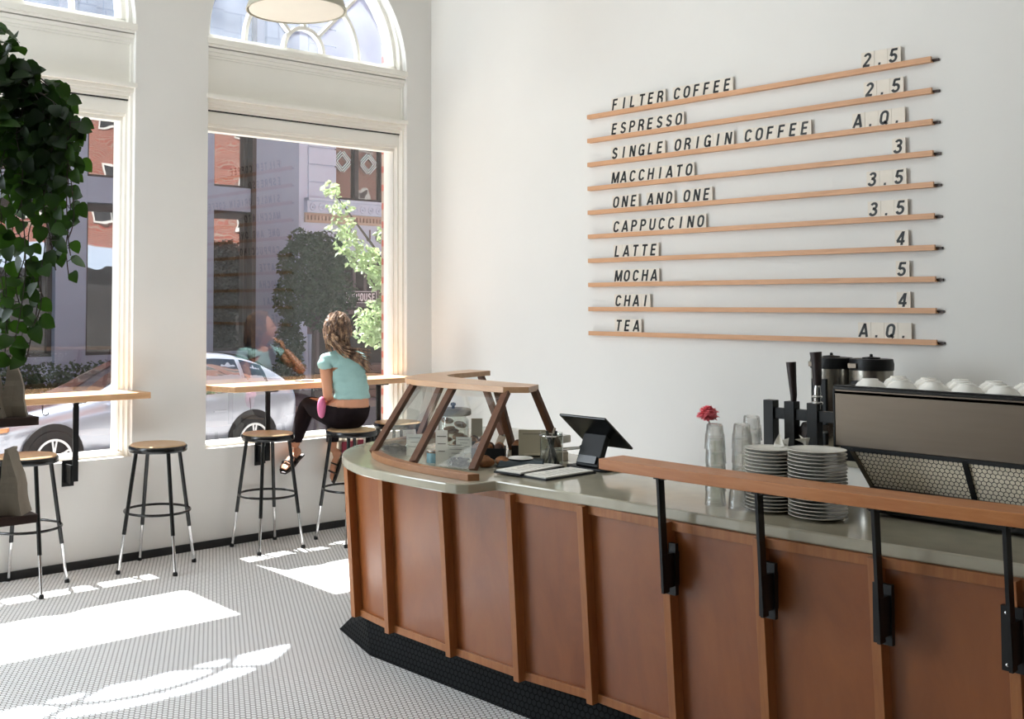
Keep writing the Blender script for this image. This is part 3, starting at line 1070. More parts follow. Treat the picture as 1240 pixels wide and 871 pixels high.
# cake dome with wooden lid
M['pastry'] = mat('baked_pastry', '#8a5a34', 0.7, vary=0.35, nscale=30, bump=0.6, bscale=60)
M['pastry_dark'] = mat('dark_baked_pastry', '#4a2a1c', 0.7, vary=0.35, nscale=30, bump=0.6, bscale=60)
M['teal'] = mat('teal_tin', '#4d8290', 0.45, vary=0.1)
M['leaf_dark'] = mat('dried_greens', '#2c2d26', 0.8, vary=0.4, nscale=30)
jr = thing('cookie_jar', (-2.14, -2.60, CT), 'tall glass cookie jar with a round wooden lid inside the display case', 'jar')
MB().lathe(jar_body(0.075, 0.165), n=32).build('glass_body', M['cover_glass'], jr, smooth=True)
MB().lathe([(0.0, 0.165), (0.083, 0.165), (0.088, 0.17), (0.088, 0.192), (0.082, 0.197), (0.0, 0.197)], n=32).build('wooden_lid', mat('grey_wood_lid', '#8d8471', 0.6, vary=0.1), jr, smooth=True)
MB().lathe([(0.0, 0.197), (0.008, 0.197), (0.007, 0.208), (0.014, 0.214), (0.012, 0.224), (0.0, 0.228)], n=16).build('lid_knob', M['black'], jr, smooth=True)
random.seed(3)
for k in range(7):
    a = k * 2.4
    p = (-2.14 + 0.035 * math.cos(a), -2.60 + 0.035 * math.sin(a), CT + 0.028 + 0.018 * k)
    ck = MB().ball((0, 0, 0), 0.032, 0.032, 0.013, 14, 8).build('cookie', M['pastry'], smooth=True)
    ck.location = p
    ck.rotation_euler = (random.uniform(-.3, .3), random.uniform(-.3, .3), 0)
    tag(ck, 'brown cookie in the lidded glass jar, %s from the bottom' % ORD[k], 'cookie', 'cookies in the jar')


def lettering_lines(root, w, h, n, y, x0=0):
    """small printed strokes: an illegible text on a card, as thin raised bars"""
    m = MB()
    rnd = random.Random(int(w * 1e4) + n)
    for k in range(n):
        z = h * (0.82 - 0.62 * k / max(1, n))
        ww_ = w * rnd.uniform(0.45, 0.8)
        m.box(x0 - ww_ / 2, y, z, x0 + ww_ / 2, y - 0.0006, z + h * 0.025)
    return m.build('printed_lines', mat('grey_print', '#77736c', 0.8), root)


def stand_card(name, loc, w, h, rz, label, material='paper', cat='card', lines=3, tilt=0.0):
    t = thing(name, loc, label, cat, 'small cards in the display case', rz)
    MB().box(-w / 2, -0.0015, 0, w / 2, 0.0015, h).build('card_face', M[material], t)
    MB().box(-w * 0.3, -0.012, 0, w * 0.3, 0.014, 0.006).build('card_foot', M[material], t)
    if lines:
        lettering_lines(t, w, h, lines, -0.0016)
    return t


face = R(-50)   # cards look towards the customers
stand_card('name_card', (-2.44, -2.66, CT), 0.075, 0.10, face, 'short white name card left of the second strut in the case')
stand_card('price_card', (-2.56, -2.985, CT), 0.052, 0.155, face + 0.1, 'tall narrow white price card right behind the second strut')
stand_card('name_card', (-2.50, -3.01, CT), 0.075, 0.085, face, 'white name card just right of the tall narrow price card')
stand_card('name_card', (-2.20, -2.74, CT), 0.075, 0.075, face, 'white name card right of the cookie jar foot')
stand_card('name_card', (-2.0, -2.62, CT + 0.05), 0.055, 0.09, face, 'plain beige card standing at the back, left of the third strut', 'card', lines=0)
stand_card('counter_sign', (-2.11, -3.10, CT + 0.02), 0.125, 0.115, face + 0.15, 'beige standing sign beside the pen jar', 'card', lines=1)


def tin(loc, r, h, material, label, cat='tin'):
    t = thing('round_tin', loc, label, cat, 'tins in the display case')
    MB().lathe([(0.0, 0.0), (r, 0.0), (r, h * 0.8), (r * 0.98, h * 0.82), (0, h * 0.82)], n=28).build('tin_body', M[material], t, smooth=True)
    MB().lathe([(0.0, h * 0.8), (r * 1.03, h * 0.8), (r * 1.03, h * 0.97), (r * 0.98, h), (0, h)], n=28).build('tin_lid', M['chrome'] if material == 'teal' else M[material], t, smooth=True)
    return t


tin((-2.50, -2.88, CT), 0.042, 0.055, 'teal', 'teal round tin behind the tall price card')
tin((-2.30, -2.78, CT), 0.045, 0.05, 'teal', 'teal round tin in front of the cookie jar')
bw = thing('glass_bowl', (-2.46, -2.55, CT), 'shallow glass bowl of dried greens at the left end of the case', 'bowl')
MB().lathe([(0.0, 0.0), (0.05, 0.0), (0.085, 0.02), (0.095, 0.05), (0.091, 0.05), (0.08, 0.022), (0.0, 0.006)], n=30).build('bowl', M['cover_glass'], bw, smooth=True)


def crumbs(n, rx, ry, z0, z1, s, seed=1):
    rnd = random.Random(seed)
    m = MB()
    for _ in range(n):
        a, q = rnd.uniform(0, 2 * PI), math.sqrt(rnd.random())
        m.ball((rx * q * math.cos(a), ry * q * math.sin(a), rnd.uniform(z0, z1)), s * rnd.uniform(.7, 1.3), s * rnd.uniform(.5, 1), s * rnd.uniform(.4, .8), 7, 5,
               Matrix.Rotation(rnd.uniform(0, 3), 3, 'Z'))
    return m


tag(crumbs(40, 0.06, 0.06, 0.014, 0.035, 0.016, 5).build('dried_greens', M['leaf_dark'], bw, smooth=True), kind='stuff')
d2 = thing('glass_bowl', (-2.52, -3.06, CT), 'low glass dish of dark sweets at the foot of the glass', 'bowl')
MB().lathe([(0.0, 0.0), (0.045, 0.0), (0.06, 0.012), (0.062, 0.03), (0.058, 0.03), (0.055, 0.013), (0.0, 0.005)], n=26).build('bowl', M['cover_glass'], d2, smooth=True)
tag(crumbs(40, 0.045, 0.045, 0.008, 0.034, 0.012, 6).build('dark_sweets', M['leaf_dark'], d2, smooth=True), kind='stuff')

# bake boxes with pastries
for k, (x, y, lab) in enumerate([(-2.22, -2.93, 'left of the beige sign'), (-2.02, -2.99, 'directly behind the beige sign'), (-2.10, -2.70, 'behind the cookie jar')]):
    t = thing('bakery_tray', (x, y, CT), 'black bakery tray of brown pastries %s' % lab, 'tray', 'pastry trays in the case', face)
    m = MB()
    m.box(-0.075, -0.055, 0, 0.075, 0.055, 0.006)
    for q in ((-0.075, -0.055, 0.075, -0.051), (-0.075, 0.051, 0.075, 0.055), (-0.075, -0.055, -0.071, 0.055), (0.071, -0.055, 0.075, 0.055)):
        m.box(q[0], q[1], 0, q[2], q[3], 0.05)
    m.build('tray_box', M['black_plastic'], t)
    for j in range(6):
        px, py = -0.048 + 0.048 * (j % 3), -0.026 + 0.052 * (j // 3)
        c_, s_ = math.cos(face), math.sin(face)
        pm = MB().ball((0, 0, 0), 0.027, 0.022, 0.024, 12, 8).build('pastry', M['pastry'] if (j + k) % 2 else M['pastry_dark'], smooth=True)
        pm.location = (x + px * c_ - py * s_, y + px * s_ + py * c_, CT + 0.046)
        pm.rotation_euler = (0, 0, face + j)
        tag(pm, 'small %s pastry, %s in the tray %s' % ('golden brown' if (j + k) % 2 else 'dark brown', ORD[j], lab), 'pastry', 'pastries in the trays')
for k, (x, y) in enumerate([(-2.40, -3.09), (-2.36, -3.16), (-2.44, -3.135)]):
    pm = MB().ball((0, 0, 0), 0.042, 0.026, 0.022, 14, 8).build('croissant', M['pastry'], smooth=True)
    pm.location = (x, y, CT + 0.022)
    pm.rotation_euler = (0, 0, 0.5 + k)
    tag(pm, 'small croissant just right of the third strut, %s of three' % ['front left', 'rightmost', 'hindmost'][k], 'croissant', 'croissants by the third strut')

# grey serving tray, long side towards the customers
ty = thing('serving_tray', (-2.30, -3.21, CT), 'dark blue-grey folded cloth tray in front of the beige sign', 'tray', None, face)
m = MB()
m.prism([(-0.105, -0.06), (0.105, -0.06), (0.105, 0.06), (-0.105, 0.06)], 0.0, 0.03, [(-0.085, -0.045), (0.10, -0.05), (0.10, 0.05), (-0.085, 0.045)])
m.build('tray_body', mat('slate_cloth', '#3c474d', 0.6, vary=0.2, bump=0.3), ty, bevel=0.006)
MB().lathe([(0.0, 0.03), (0.03, 0.03), (0.055, 0.036), (0.052, 0.039), (0.0, 0.034)], n=24).build('spoon_rest', M['cup'], ty, smooth=True)

# glass jar with pens and scoops
pj = thing('pen_jar', (-2.20, -3.30, CT), 'clear glass jar holding dark pens beside the beige sign', 'jar')
MB().lathe([(0.0, 0.0), (0.046, 0.0), (0.05, 0.008), (0.05, 0.148), (0.047, 0.148), (0.047, 0.01), (0.0, 0.006)], n=32).build('glass_body', M['cover_glass'], pj, smooth=True)
MB().ring((0, 0, 0.135), 0.051, 0.003, 32, 8).build('wire_rim', M['chrome'], pj, smooth=True)
rnd = random.Random(4)
pm_ = [M['black'], M['leaf_dark'], M['black'], M['kraft'], M['black_plastic'], M['black'], M['leaf_dark']]
for k in range(7):
    a = k * 0.9
    pen = MB().tube([(0.03 * math.cos(a), 0.03 * math.sin(a), 0.012), (-0.022 * math.cos(a + .4), -0.022 * math.sin(a + .4), 0.13 + 0.012 * (k % 4))], 0.0055, 8).build('pen', pm_[k], None, smooth=True)
    pen.location = (-2.20, -3.30, CT)
    tag(pen, 'dark pen standing in the clear glass jar by the sign', 'pen', 'pens in the glass jar')
tg = thing('serving_tongs', (-2.03, -3.20, CT), 'small metal tongs lying right of the pen jar', 'tongs', None, R(-40))
MB().tube([(-0.07, 0.008, 0.05), (0.0, 0.01, 0.053), (0.09, 0.004, 0.06)], 0.004, 8).build('upper_arm', M['chrome'], tg, smooth=True)
MB().tube([(-0.07, -0.008, 0.045), (0.0, -0.01, 0.047), (0.09, -0.004, 0.056)], 0.004, 8).build('lower_arm', M['chrome'], tg, smooth=True)
MB().ball((0.095, 0, 0.058), 0.012, n=12, m=8).build('tip', M['black'], tg, smooth=True)
MB().box(-0.09, -0.03, 0, 0.03, 0.03, 0.042).build('rest_block', M['kraft'], tg, bevel=0.003)

# clipboards with menus
for (x, y, rz, lab) in ((-2.385, -3.345, R(7), 'left clipboard with a cream menu sheet, overlapping its neighbour'),
                        (-2.36, -3.485, R(1), 'right clipboard with a cream menu sheet, nearest the till')):
    t = thing('clipboard', (x, y, CT), lab, 'clipboard', 'menu clipboards by the till', rz)
    zz = 0.0 if 'right' in lab[:6] else 0.006
    MB().box(-0.155, -0.07, zz, 0.155, 0.07, zz + 0.008).build('board', M['black'], t, bevel=0.001)
    MB().box(-0.145, -0.062, zz + 0.008, 0.15, 0.064, zz + 0.013).build('menu_sheet', M['paper'], t)
    m = MB()
    for k in range(9):
        m.box(-0.12 + k * 0.028, -0.04, zz + 0.0131, -0.116 + k * 0.028, 0.04 - 0.012 * (k % 3), zz + 0.0136)
    m.build('printed_lines', mat('grey_print_small', '#a5a199', 0.8), t)

# tablet till
pos = thing('tablet_till', (-2.10, -3.46, CT), 'black tablet till tilted on its stand, seen from behind', 'till')


def pp(mb, name, material, bevel=0.0, smooth=False):
    o = mb.build(name, material, pos, (0, 0, 0), smooth, bevel)
    return o


MB().prism([(-0.06, -0.11), (0.10, -0.11), (0.115, -0.09), (0.115, 0.09), (0.10, 0.11), (-0.06, 0.11), (-0.075, 0.09), (-0.075, -0.09)], 0, 0.012).build('base_plate', M['black_plastic'], pos, bevel=0.004)
TLp, TRp = Vector((-0.095, 0.115, 0.235)), Vector((-0.095, -0.14, 0.235))
BLp, BRp = Vector((0.085, 0.115, 0.095)), Vector((0.085, -0.14, 0.095))
nn = (TRp - TLp).cross(BLp - TLp).normalized()
q = [TLp, TRp, BRp, BLp]
if nn.z < 0:
    nn = -nn
pp(MB().add([p for p in q] + [p - nn * 0.011 for p in q], [(0, 1, 2, 3), (7, 6, 5, 4), (0, 4, 5, 1), (1, 5, 6, 2), (2, 6, 7, 3), (3, 7, 4, 0)]), 'tablet_body', M['black_gloss'], 0.004)
cc = (TLp + TRp + BRp + BLp) / 4
uu, vv_ = (TRp - TLp).normalized(), (BLp - TLp).normalized()
q = [cc + uu * a + vv_ * b + nn * 0.0006 for a, b in ((-.115, -.1), (.115, -.1), (.115, .1), (-.115, .1))]
pp(MB().add(q, [(0, 1, 2, 3)]), 'screen', mat('dark_screen', '#202a33', 0.1, vary=0.1))
pp(MB().bar((-0.045, 0.0, 0.01), (0.02, 0.0, 0.15), 0.125, 0.03, (0, 1, 0), 0.125, 0.03), 'stand_neck', M['black_plastic'], 0.005)
pp(MB().bar((-0.062, 0.0, 0.03), (-0.048, 0.0, 0.06), 0.10, 0.004, (0, 1, 0)), 'neck_seam', M['black_gloss'])


# glasses, upside down, in stacks
def tumbler(r0, r1, h):
    t = 0.0028
    return MB().lathe([(r1, 0.0), (r1 - 0.001, 0.004), (r0 + 0.002, h * 0.60), (r0 - 0.0005, h * 0.64), (r0 - 0.003, h - 0.004), (r0 - 0.006, h), (0.0, h),
                       (0.0, h - 0.008), (r0 - 0.008, h - 0.008), (r0 - t - 0.002, h * 0.63), (r1 - t, 0.0)], n=28, closed=True)


g_root = tumbler(0.031, 0.037, 0.088).build('glass_tumbler', M['tumbler'], smooth=True)
g_mesh = g_root.data
bpy.data.objects.remove(g_root)
for si, (x, y, n, nm) in enumerate([(-2.43, -4.29, 5, 'front left stack'), (-2.35, -4.345, 5, 'middle stack'), (-2.22, -4.30, 5, 'tall rear stack'), (-2.435, -4.385, 1, 'single low place between stacks')]):
    for k in range(n):
        t = bpy.data.objects.new('glass_tumbler', g_mesh)
        COL.objects.link(t)
        t.location = (x + 0.0015 * math.sin(k * 3 + si), y + 0.0015 * math.cos(k * 5 + si), CT + 0.0005 + k * (0.049 if si != 2 else 0.053))
        if n == 1:
            lab = 'lone glass tumbler at the foot of the glass stacks, upside down'
        else:
            lab = 'upturned glass tumbler in the %s, %s from the bottom' % (nm, ORD[k])
        tag(t, lab, 'glass', 'stacked glass tumblers')

# flower in a bud vase
fl = thing('bud_vase', (-2.355, -4.235, CT), 'slim glass bud vase behind the left glass stack', 'vase')
MB().lathe([(0.0, 0.0), (0.026, 0.0), (0.028, 0.01), (0.026, 0.06), (0.012, 0.11), (0.011, 0.2), (0.014, 0.21), (0.012, 0.21), (0.009, 0.2), (0.010, 0.11), (0.023, 0.06), (0.024, 0.008), (0.0, 0.006)], n=24).build('vase_body', M['cover_glass'], fl, smooth=True)
fw = thing('pink_flower', (-2.355, -4.235, CT + 0.03), 'coral pink flower standing in the bud vase behind the glasses', 'flower')
MB().tube([(0, 0, 0), (0.0, 0.004, 0.1), (-0.002, 0.010, 0.2), (0.0, 0.026, 0.278)], 0.0022, 6).build('stem', mat('green_stem', '#3c4a2e', 0.6), fw, smooth=True)
m = MB()
rnd = random.Random(2)
for ring_i, (n, tilt, ln) in enumerate([(20, -0.5, 0.034), (24, -0.2, 0.039), (26, 0.08, 0.040), (24, 0.33, 0.038), (20, 0.6, 0.034), (17, 0.85, 0.030), (12, 1.1, 0.026), (8, 1.35, 0.023)]):
    for k in range(n):
        a = 2 * PI * k / n + ring_i * 0.3
        tl_ = tilt + rnd.uniform(-0.28, 0.28)
        d = Vector((math.cos(a) * math.cos(tl_), math.sin(a) * math.cos(tl_), math.sin(tl_) - 0.1))
        s_ = Vector((-math.sin(a), math.cos(a), 0)) * 0.0085
        c0 = Vector((0, 0.026, 0.278 + 0.001 * ring_i))
        L_ = ln * rnd.uniform(.85, 1.1)
        upv = Vector((0, 0, 0.005))
        m.add([c0 - s_ * .4, c0 + s_ * .4, c0 + d * L_ * .65 + s_ + upv, c0 + d * L_ + s_ * .5, c0 + d * L_ * 1.03, c0 + d * L_ - s_ * .5, c0 + d * L_ * .65 - s_ + upv,
               c0 - s_ * .4 - upv * .4, c0 + s_ * .4 - upv * .4, c0 + d * L_ * .65 + s_, c0 + d * L_ * .65 - s_],
              [(0, 1, 2, 3, 4, 5, 6), (7, 10, 5, 4, 3, 9, 8), (0, 6, 10, 7), (1, 8, 9, 2), (2, 9, 3), (6, 5, 10), (0, 7, 8, 1)])
m.build('petals', mat('coral_petals', '#e8727c', 0.6, vary=0.2, nscale=60), fw)
MB().ball((0, 0.026, 0.275), 0.012, 0.012, 0.008, 10, 6).build('flower_head', mat('green_calyx', '#56602f', 0.6), fw, smooth=True)

# saucers
sc_o = MB().lathe([(0.0, 0.0), (0.42, 0.0), (0.5, 0.02), (0.86, 0.10), (1.0, 0.145), (1.0, 0.165), (0.97, 0.17), (0.82, 0.125), (0.45, 0.05), (0.0, 0.045)], n=44).build('saucer', M['ceramic'], smooth=True)
sc_mesh = sc_o.data
bpy.data.objects.remove(sc_o)
for (x, y, r, n, nm) in ((-2.39, -4.480, 0.0815, 18, 'left'), (-2.385, -4.652, 0.093, 19, 'right')):
    for k in range(n):
        s_ = bpy.data.objects.new('saucer', sc_mesh)
        COL.objects.link(s_)
        s_.scale = (r, r, 0.085)
        s_.location = (x + 0.001 * math.sin(k * 2.1), y + 0.001 * math.cos(k * 1.7), CT + 0.0005 + k * 0.0119)
        s_.rotation_euler = (0, 0, k)
        tag(s_, 'white saucer in the %s stack, %s from the top' % (nm, ORD[n - 1 - k]), 'saucer', 'saucers in two stacks')
rnd = random.Random(8)
for (cx, cy, lb) in ((-2.315, -4.475, 'behind the left saucer stack'), (-2.305, -4.55, 'between the two saucer stacks')):
    nk = MB()
    P_ = [(cx + rnd.uniform(-.03, .03), cy + rnd.uniform(-.025, .025), CT + 0.20 + rnd.uniform(0, .065)) for _ in range(9)]
    for k in range(7):
        nk.add([P_[k], P_[k + 1], P_[k + 2]], [(0, 1, 2)])
    o = nk.build('crumpled_napkin', M['paper'])
    sd = o.modifiers.new('thick', 'SOLIDIFY')
    sd.thickness = 0.0015
    tag(o, 'crumpled white napkin peeking up ' + lb, 'napkin')
hb = thing('napkin_holder', (-2.30, -4.51, CT), 'dark low holder under the crumpled napkins behind the saucers', 'napkin holder')
MB().box(-0.03, -0.07, 0, 0.03, 0.07, 0.195).build('holder_box', M['black_plastic'], hb, bevel=0.004)

# black steel tap stand: three posts, cross bar, two tall wooden handles
tp = thing('tap_stand', (-2.1, -4.40, CT), 'black steel tap stand of three posts with tall dark wood handles', 'tap stand')
px = 0.0
for dy in (0.092, 0.007, -0.083):
    MB().box(-0.02, dy - 0.0205, 0, 0.02, dy + 0.0205, 0.352).build('post', M['black'], tp, bevel=0.002)
MB().box(-0.012, -0.26, 0.285, 0.012, 0.092, 0.325).build('cross_bar', M['black'], tp, bevel=0.002)
MB().box(-0.012, -0.26, 0.16, 0.012, 0.0, 0.20).build('lower_bar', M['black'], tp, bevel=0.002)
MB().bar((0.0, -0.005, 0.15), (0.0, 0.0, 0.29), 0.02, 0.02).build('brace', M['black'], tp)
MB().bar((0.03, 0.05, 0.10), (0.03, -0.05, 0.27), 0.05, 0.05).build('spout_body', M['handle_wood'], tp, bevel=0.01)
MB().tube([(0, 0.0, 0.352), (0, -0.001, 0.375), (0, 0.003, 0.42), (0, 0.008, 0.495)], [0.010, 0.012, 0.014, 0.018], 16).build('tap_handle', M['handle_wood'], tp, smooth=True)
m = MB().tube([(0, -0.093, 0.33), (0, -0.094, 0.385)], 0.012, 16)
m.ring((0, -0.0935, 0.352), 0.015, 0.005, 20, 8)
m.ring((0, -0.0935, 0.375), 0.014, 0.004, 20, 8)
m.tube([(0, -0.094, 0.385), (0, -0.0945, 0.42)], [0.013, 0.009], 16)
m.build('chrome_collar', M['chrome'], tp, smooth=True)
MB().tube([(0, -0.095, 0.415), (0, -0.095, 0.43), (0, -0.093, 0.50), (0, -0.09, 0.535)], [0.013, 0.016, 0.018, 0.021], 18).build('tap_handle', M['handle_wood'], tp, smooth=True)

# ------------------------------------------------------------------ espresso machine
em = thing('espresso_machine', (-2.2, -4.65, CT), 'large steel-backed espresso machine with penny-tile skirt on the counter', 'espresso machine')
YL, YR = 0.035, -0.99      # local extents along the counter
bp_ = MB().box(0.0, YR, 0.222, 0.012, YL, 0.415)
bp_.build('back_panel', M['steel'], em, bevel=0.002)
MB().box(-0.002, YL - 0.0005, 0.216, 0.5, YL + 0.006, 0.424).build('side_panel', M['black'], em, bevel=0.001)
MB().box(-0.002, YR - 0.006, 0.216, 0.5, YR, 0.424).build('side_panel', M['black'], em, bevel=0.001)
m = MB().box(-0.004, YR, 0.4155, 0.006, YL, 0.424)
m.box(0.0, YR, 0.40, 0.44, YL, 0.409)
m.tube([(0.0, YL, 0.427), (0.0, YR, 0.427)], 0.003, 8)
m.build('cup_rail', M['black_gloss'], em)
MB().box(0.02, YR + 0.01, 0.20, 0.45, YL - 0.01, 0.40).build('boiler_housing', M['black_plastic'], em)
SK = MB()
sk0, sk1 = Vector((0.004, -0.02, 0.216)), Vector((0.085, -0.075, 0.085))
q = [Vector((0.004, -0.02, 0.216)), Vector((0.004, YR + 0.02, 0.216)), Vector((0.045, YR + 0.07, 0.085)), Vector((0.045, -0.075, 0.085))]
SK.add(q + [p + Vector((0.012, 0, 0)) for p in q], [(0, 1, 2, 3), (7, 6, 5, 4), (0, 4, 5, 1), (1, 5, 6, 2), (2, 6, 7, 3), (3, 7, 4, 0)])
M['penny'] = hex_tile('penny_tile_skirt', '#e6dcc8', '#2b2520', 0.0155, 0.055, 'yz', 0.4)
SK.build('tiled_skirt', M['penny'], em)
fr = MB()
fr.bar(q[0], q[3], 0.014, 0.012, (0, 1, 0))
fr.build('skirt_edge', mat('dull_steel_edge', '#7b7264', 0.4, 0.8), em)
for yy in (-0.395, -0.72):
    MB().bar((0.0, yy, 0.216), (0.043, yy - 0.012, 0.085), 0.016, 0.008, (0, 1, 0)).build('skirt_divider', M['black'], em)
MB().box(-0.002, YR, 0.208, 0.03, YL - 0.02, 0.222).build('lower_trim', M['black'], em)
MB().box(0.0, YR + 0.02, 0.012, 0.52, -0.075, 0.092).build('drip_base', M['black'], em, bevel=0.006)
for (fx_, fy) in ((0.10, -0.12), (0.10, -0.90), (0.47, -0.12), (0.47, -0.90)):
    MB().lathe([(0.0, 0.0), (0.022, 0.0), (0.022, 0.01), (0.014, 0.03), (0.0, 0.032)], (fx_, fy, 0), 16).build('foot', M['rubber'], em, smooth=True)
MB().tube([(0.42, -0.03, 0.25), (0.46, -0.01, 0.2), (0.44, 0.0, 0.08)], 0.005, 8).build('steam_wand', M['chrome'], em, smooth=True)
for yy in (-0.2, -0.5, -0.8):
    gh = MB().tube([(0.40, yy, 0.20), (0.40, yy, 0.15)], 0.035, 18).build('group_head', M['chrome'], em, smooth=True)
    MB().tube([(0.43, yy, 0.145), (0.56, yy, 0.14)], [0.010, 0.014], 12).build('portafilter_handle', M['black'], gh, smooth=True)

cup_o = MB().lathe([(0.052, 0.0), (0.0525, 0.003), (0.049, 0.016), (0.040, 0.030), (0.027, 0.038), (0.025, 0.043), (0.0, 0.043), (0.0, 0.037), (0.024, 0.036), (0.038, 0.028), (0.047, 0.014), (0.049, 0.0)], n=28, closed=True)
cup_o.ring((0.053, 0, 0.014), 0.009, 0.003, 14, 6, Matrix.Rotation(R(90), 3, 'X'))
cup_ob = cup_o.build('cup', M['cup'], smooth=True)
cup_mesh = cup_ob.data
bpy.data.objects.remove(cup_ob)
for row in range(3):
    for k in range(8):
        c_ = bpy.data.objects.new('coffee_cup', cup_mesh)
        COL.objects.link(c_)
        yy = -4.712 - k * 0.107 - (0.05 if row % 2 else 0)
        c_.location = (-2.14 + row * 0.10, yy, CT + 0.4100)
        c_.rotation_euler = (0, 0, 0.2 + 0.5 * math.sin(k * 2.3 + row))
        tag(c_, 'white cup upside down on the espresso machine, %s from the left in the %s row' % (ORD[k], ['front', 'middle', 'back'][row]), 'cup', 'cups on the espresso machine')

# back counter with two insulated brewers
bk = thing('back_counter', (-0.35, -5.2, 0), 'low white back counter along the menu wall behind the machine', 'counter')
MB().box(-0.33, -1.9, 0.0, 0.33, 1.6, 0.86).build('cabinet', M['trim'], bk)
MB().box(-0.35, -1.92, 0.86, 0.34, 1.62, 0.90).build('worktop', M['concrete'], bk, bevel=0.004)


def airpot(y, r, label):
    t = thing('coffee_urn', (-0.5, y, 0.90), label, 'coffee urn', 'coffee urns behind the machine')
    MB().lathe([(0.0, 0.0), (r * 0.95, 0.0), (r * 0.95, 0.03), (r, 0.04), (r, 0.425), (0.0, 0.425)], n=36).build('steel_body', M['urn_steel'], t, smooth=True)
    MB().lathe([(0.0, 0.42), (r * 1.03, 0.42), (r * 1.05, 0.45), (r * 1.0, 0.475), (0.0, 0.475)], n=36).build('black_collar', M['black'], t, smooth=True)
    MB().lathe([(0.0, 0.475), (0.042, 0.475), (0.042, 0.482), (0.008, 0.486), (0.007, 0.497), (0.0, 0.5)], n=20).build('lid', M['black'], t, smooth=True)
    MB().box(-r - 0.012, 0.02, 0.43, -r + 0.006, 0.065, 0.455).build('badge', M['steel'], t, bevel=0.002)
    MB().box(-r - 0.02, -0.03, 0.04, -r + 0.01, 0.03, 0.10).build('tap_block', M['black'], t, bevel=0.004)
    MB().box(-r - 0.012, -0.03, 0.14, -r + 0.006, 0.05, 0.37).build('sight_gauge', M['black_plastic'], t, bevel=0.004)
    MB().box(r * 0.7, r * 0.6, 0.38, r * 0.9, r * 0.9, 0.0).build('side_handle', M['black'], t)
    return t


airpot(-3.665, 0.1, 'steel coffee urn with black collar, partly behind the tap handle')
airpot(-3.875, 0.1, 'steel coffee urn with black collar, right one above the cups')
# ------------------------------------------------------------------ stools
def stool(x, y, foot_r, ang, label):
    st = thing('bar_stool', (x, y, 0), label, 'bar stool', 'round bar stools along the windows', R(ang))
    MB().lathe([(0.0, 0.748), (0.168, 0.748), (0.172, 0.752), (0.172, 0.766), (0.166, 0.772), (0.0, 0.772)], n=40).build('seat', M['seat_wood'], st, smooth=True)
    MB().lathe([(0.150, 0.728), (0.178, 0.728), (0.181, 0.733), (0.181, 0.758), (0.176, 0.764), (0.172, 0.764), (0.172, 0.745), (0.150, 0.745)], n=40, closed=True).build('seat_rim', M['black_gloss'], st, smooth=True)
    tr = 0.145
    for k in range(4):
        a = PI / 2 * k
        ca, sa = math.cos(a), math.sin(a)
        P_ = lambda z: Vector(((foot_r + (tr - foot_r) * z / 0.735) * ca, (foot_r + (tr - foot_r) * z / 0.735) * sa, z))
        lg = MB().tube([P_(0.735), P_(0.235)], 0.0125, 12).build('leg', M['black_gloss'], st, smooth=True)
        MB().tube([P_(0.24), P_(0.02)], 0.0098, 12).build('leg_extension', M['chrome'], lg, smooth=True)
        MB().lathe([(0.0, 0.0), (0.014, 0.0), (0.015, 0.012), (0.011, 0.024), (0.0, 0.024)], (P_(0.0).x, P_(0.0).y, 0), 14).build('rubber_foot', M['rubber'], lg, smooth=True)
    rr = foot_r + (tr - foot_r) * 0.36 / 0.735
    MB().ring((0, 0, 0.36), rr, 0.008, 48, 8).build('foot_ring', M['black_gloss'], st, smooth=True)
    return st


stool(-3.36, -0.27, 0.255, 0, 'round bar stool at the far left, partly behind the shelf with paper bags')
stool(-2.53, -0.285, 0.255, -2, 'empty round bar stool standing in front of the white pillar')
stool(-1.685, -0.235, 0.245, 45, 'empty round bar stool just left of the seated woman')
stool(-1.11, -0.415, 0.25, 45, 'round bar stool the woman sits on')
stool(-0.555, -0.25, 0.245, 40, 'round bar stool in the corner, mostly behind the display case')

# ------------------------------------------------------------------ the seated woman
M['skin'] = mat('skin', '#bd8566', 0.5, vary=0.05, sss=0.08)
M['shirt'] = mat('pale_turquoise_knit', '#8fb2ae', 0.85, vary=0.06, nscale=12, bump=0.25, bscale=160, stretch=(1, 1, 2.5))
M['leggings'] = mat('dark_wine_leggings', '#150b0f', 0.85, vary=0.15, spec=0.2)
_n = NT('brown_hair')
_b = _n.n('ShaderNodeBsdfPrincipled')
_z = _n.n('ShaderNodeTexNoise')
_z.inputs['Scale'].default_value = 38
_z.inputs['Detail'].default_value = 3
_n.l(_n.coord('Object', (1, 1, 0.5)), _z.inputs['Vector'])
_n.l(_n.ramp(_z.outputs[0], [(0.35, col('#3b291f')), (0.52, col('#6f5340')), (0.66, col('#a88a6c'))]), _b.inputs['Base Color'])
_b.inputs['Roughness'].default_value = 0.42
_n.l(_b.outputs[0], _n.out.inputs[0])
M['hair'] = _n.m
M['pink'] = mat('pink_pouch', '#d977a0', 0.6, vary=0.1)


